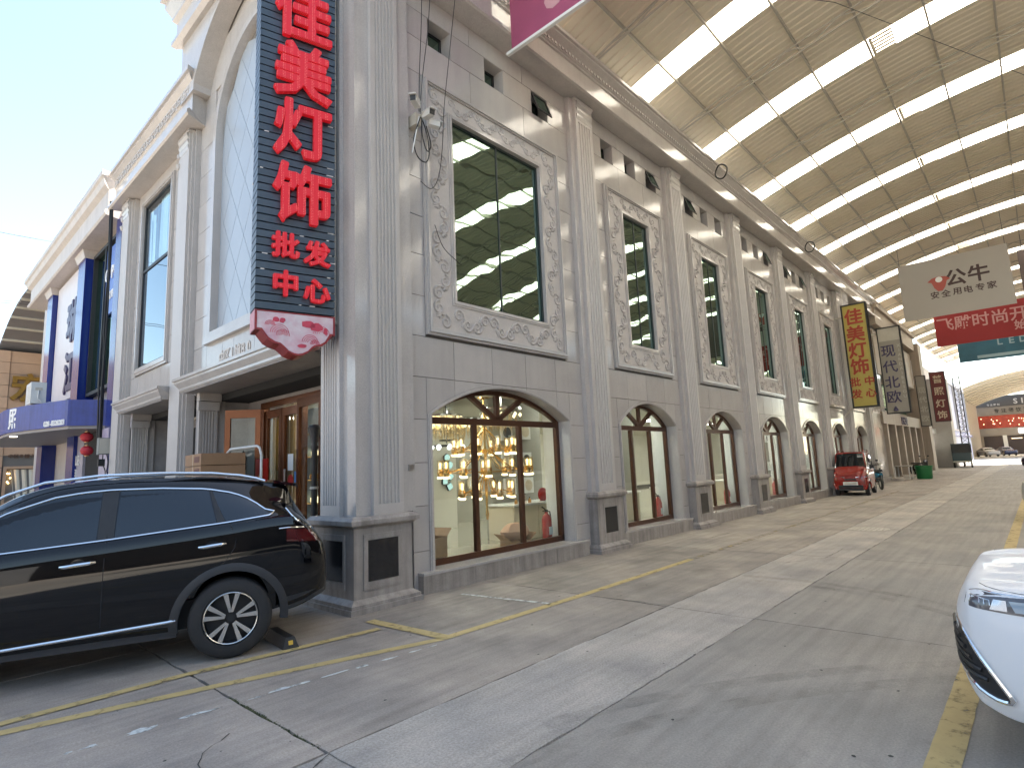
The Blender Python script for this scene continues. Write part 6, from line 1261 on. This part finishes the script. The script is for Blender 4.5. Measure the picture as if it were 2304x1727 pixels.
for x, y in ((-.5, -.25), (.5, -.25), (.5, .4), (-.5, .4)): b = MB(); b.box(x - .02, x + .02, y - .02, y + .02, 0, .72); b.build('leg', M['white'], t)
t = thing('blue_tarp_tricycle', 'dark green enclosed cargo tricycle parked up the street before the bright gap', 'tricycle', (55.5, -1.1, 0), R(3))
M['dkgreen'] = mat('dark_green_panel', (.012, .035, .04), .3, coat=.3)
b = MB(); b.box(0, 2.0, -.62, .62, .55, 1.2); b.build('cargo_box', M['dkgreen'], t); b = MB(); b.box(.05, 3.4, -.64, .64, 1.88, 1.96); b.build('roof', M['dkgreen'], t); b = MB(); b.box(.02, .06, -.6, .6, 1.2, 1.88); b.build('rear_curtain', M['black'], t)
for x in (.06, 2.0, 3.3):
    for y in (-.6, .6): b = MB(); b.tube([(x, y, .6), (x, y, 1.9)], .025, 5); b.build('post', M['black'], t)
b = MB(); b.box(2.0, 2.9, -.5, .5, .4, .85); b.box(2.9, 3.5, -.35, .35, .4, 1.3); b.build('cab', M['dkgreen'], t)
for x, y in ((.55, -.56), (.55, .56), (3.3, 0)): b = MB(); b.lathe([(.15, -.06), (.25, -.06), (.28, 0), (.25, .06), (.15, .06), (.15, -.06)], (x, y, .28), 18, 'y'); b.lathe([(.001, -.04), (.15, -.04), (.15, .04), (.001, .04)], (x, y, .28), 12, 'y'); b.build('wheel', M['rubber'], t)
b = MB(); b.box(-.05, .0, -.6, .6, .45, .56); b.build('bumper', M['steel'], t)
# other cars nosing in on the right, and at the far end
def plain_car(name, label, loc, rz, col, group=None):
    t = thing(name, label, 'car', loc, rz, group); m = mat(name + '_paint', col, .18, coat=.8)
    Shell(rw, 2).body('body', m, t, [(.93, .33, .36, .55, 1.2), (3.66, .33, .36, .55, 1.2)]); q = Shell(rw, 2)
    for s in (.93, 3.66):
        for sd in (-1, 1):
            b = MB(); b.lathe([(.001, -.1), (.3, -.1), (.33, -.06), (.33, .06), (.3, .1), (.001, .1)], (s, sd * .8, .33), 18, 'y'); w = b.build('wheel', M['rubber'], t); b = MB(); b.lathe([(.001, sd * .9), (.2, sd * .905), (.001, sd * .91)], (s, 0, .33), 12, 'y'); b.build('rim', M['rimsilver'], w)
    for sd in (-1, 1):
        q.patch('side_window', M['cargls'], t, lambda v: 1.5 + .4 * v, lambda v: 3.9 - .3 * v, lambda s: .99, lerpf([(1.5, 1.05), (2.0, 1.3), (2.5, 1.38), (3.0, 1.36), (3.6, 1.23), (3.9, 1.1)]), sd, .004, 12, 3); q.patch('headlight', M['lens2'], t, lambda v: .03, lambda v: .5, lambda s: .75, lambda s: .82, sd, .006, 6, 2)
    top_patch(q, 'windscreen', M['cargls'], t, 1.3, 1.95, 9); return t
plain_car('silver_car', 'silver car whose nose pokes in at the right edge beyond the white car', (13.6, -5.56, 0), R(-90), (.45, .45, .46))
plain_car('purple_car', 'dark violet car whose nose pokes in at the right edge beyond the silver car', (46, -4.9, 0), R(-90), (.03, .015, .06))
plain_car('far_silver_car', 'small far silver car parked before the end shop', (118, -.2, 0), R(25), (.4, .4, .42), 'cars before the end shop'); plain_car('far_blue_car', 'small far dark blue car parked before the end shop', (122, -2.2, 0), R(20), (.02, .03, .1), 'cars before the end shop')
plain_car('side_street_car', 'dark car in the side street, only its roof showing past the suv bonnet', (-4.3, 3.6, 0), R(-21.8 + 180), (.012, .012, .015))
# ---------------------------------------------------------------- low shop row on the other side of the street (seen only in reflections)
ob = thing('opposite_shops', 'plain shop row across the street, mirrored in the window glass', 'building', (30, -18, 0)); PO = O(30, -18)
b = MB(); b.box(.8, 74, -28, -18, 0, 9.6); b.build('wall', M['shopbrick'], ob, PO)
for k in range(17):
    for z0, z1 in ((.3, 3.0), (4.4, 7.6)):
        w = MB(); w.box(2 + k * 4.2, 5 + k * 4.2, -17.999, -17.95, z0, z1); w.build('window', M['shopdark'], ob, PO)
ob2 = thing('low_side_building', 'low building across the side street, mirrored in the car glass', 'building', (-30, -20, 0))
b = MB(); b.box(-16, -2, -14, -6, 0, 5.5); b.box(-17, -3, -13, -5, 5.51, 6.0); b.build('wall', M['shopbrick'], ob2)
b = MB(); b.box(-4, 4, -12, 30, 0, 6.5); b.build('side_wing', M['greyblock'], ob2)

db = thing('added_horizon_blocks', 'added ring of plain blocks behind the viewpoint, hiding the bright horizon from reflections', 'building', (-30, -40, 0)); DB = O(-30, -40)  # added out of view to block the bright horizon in paint and glass reflections
for k, (x0, x1, y0, y1, z1) in enumerate(((-70, -40, -60, 60, 11), (-40, 20, -70, -45, 12), (20, 90, -60, -44, 10), (-60, -36, 60, 110, 12), (-34, -6, 62, 90, 9))): b = MB(); b.box(x0, x1, y0, y1, 0, z1); b.box(x0 - .4, x1 + .4, y0 - .4, y1 + .4, z1 + .001, z1 + .5); b.build('block', M['greyblock' if k in (0, 3, 4) else 'shopbrick'], db, DB)
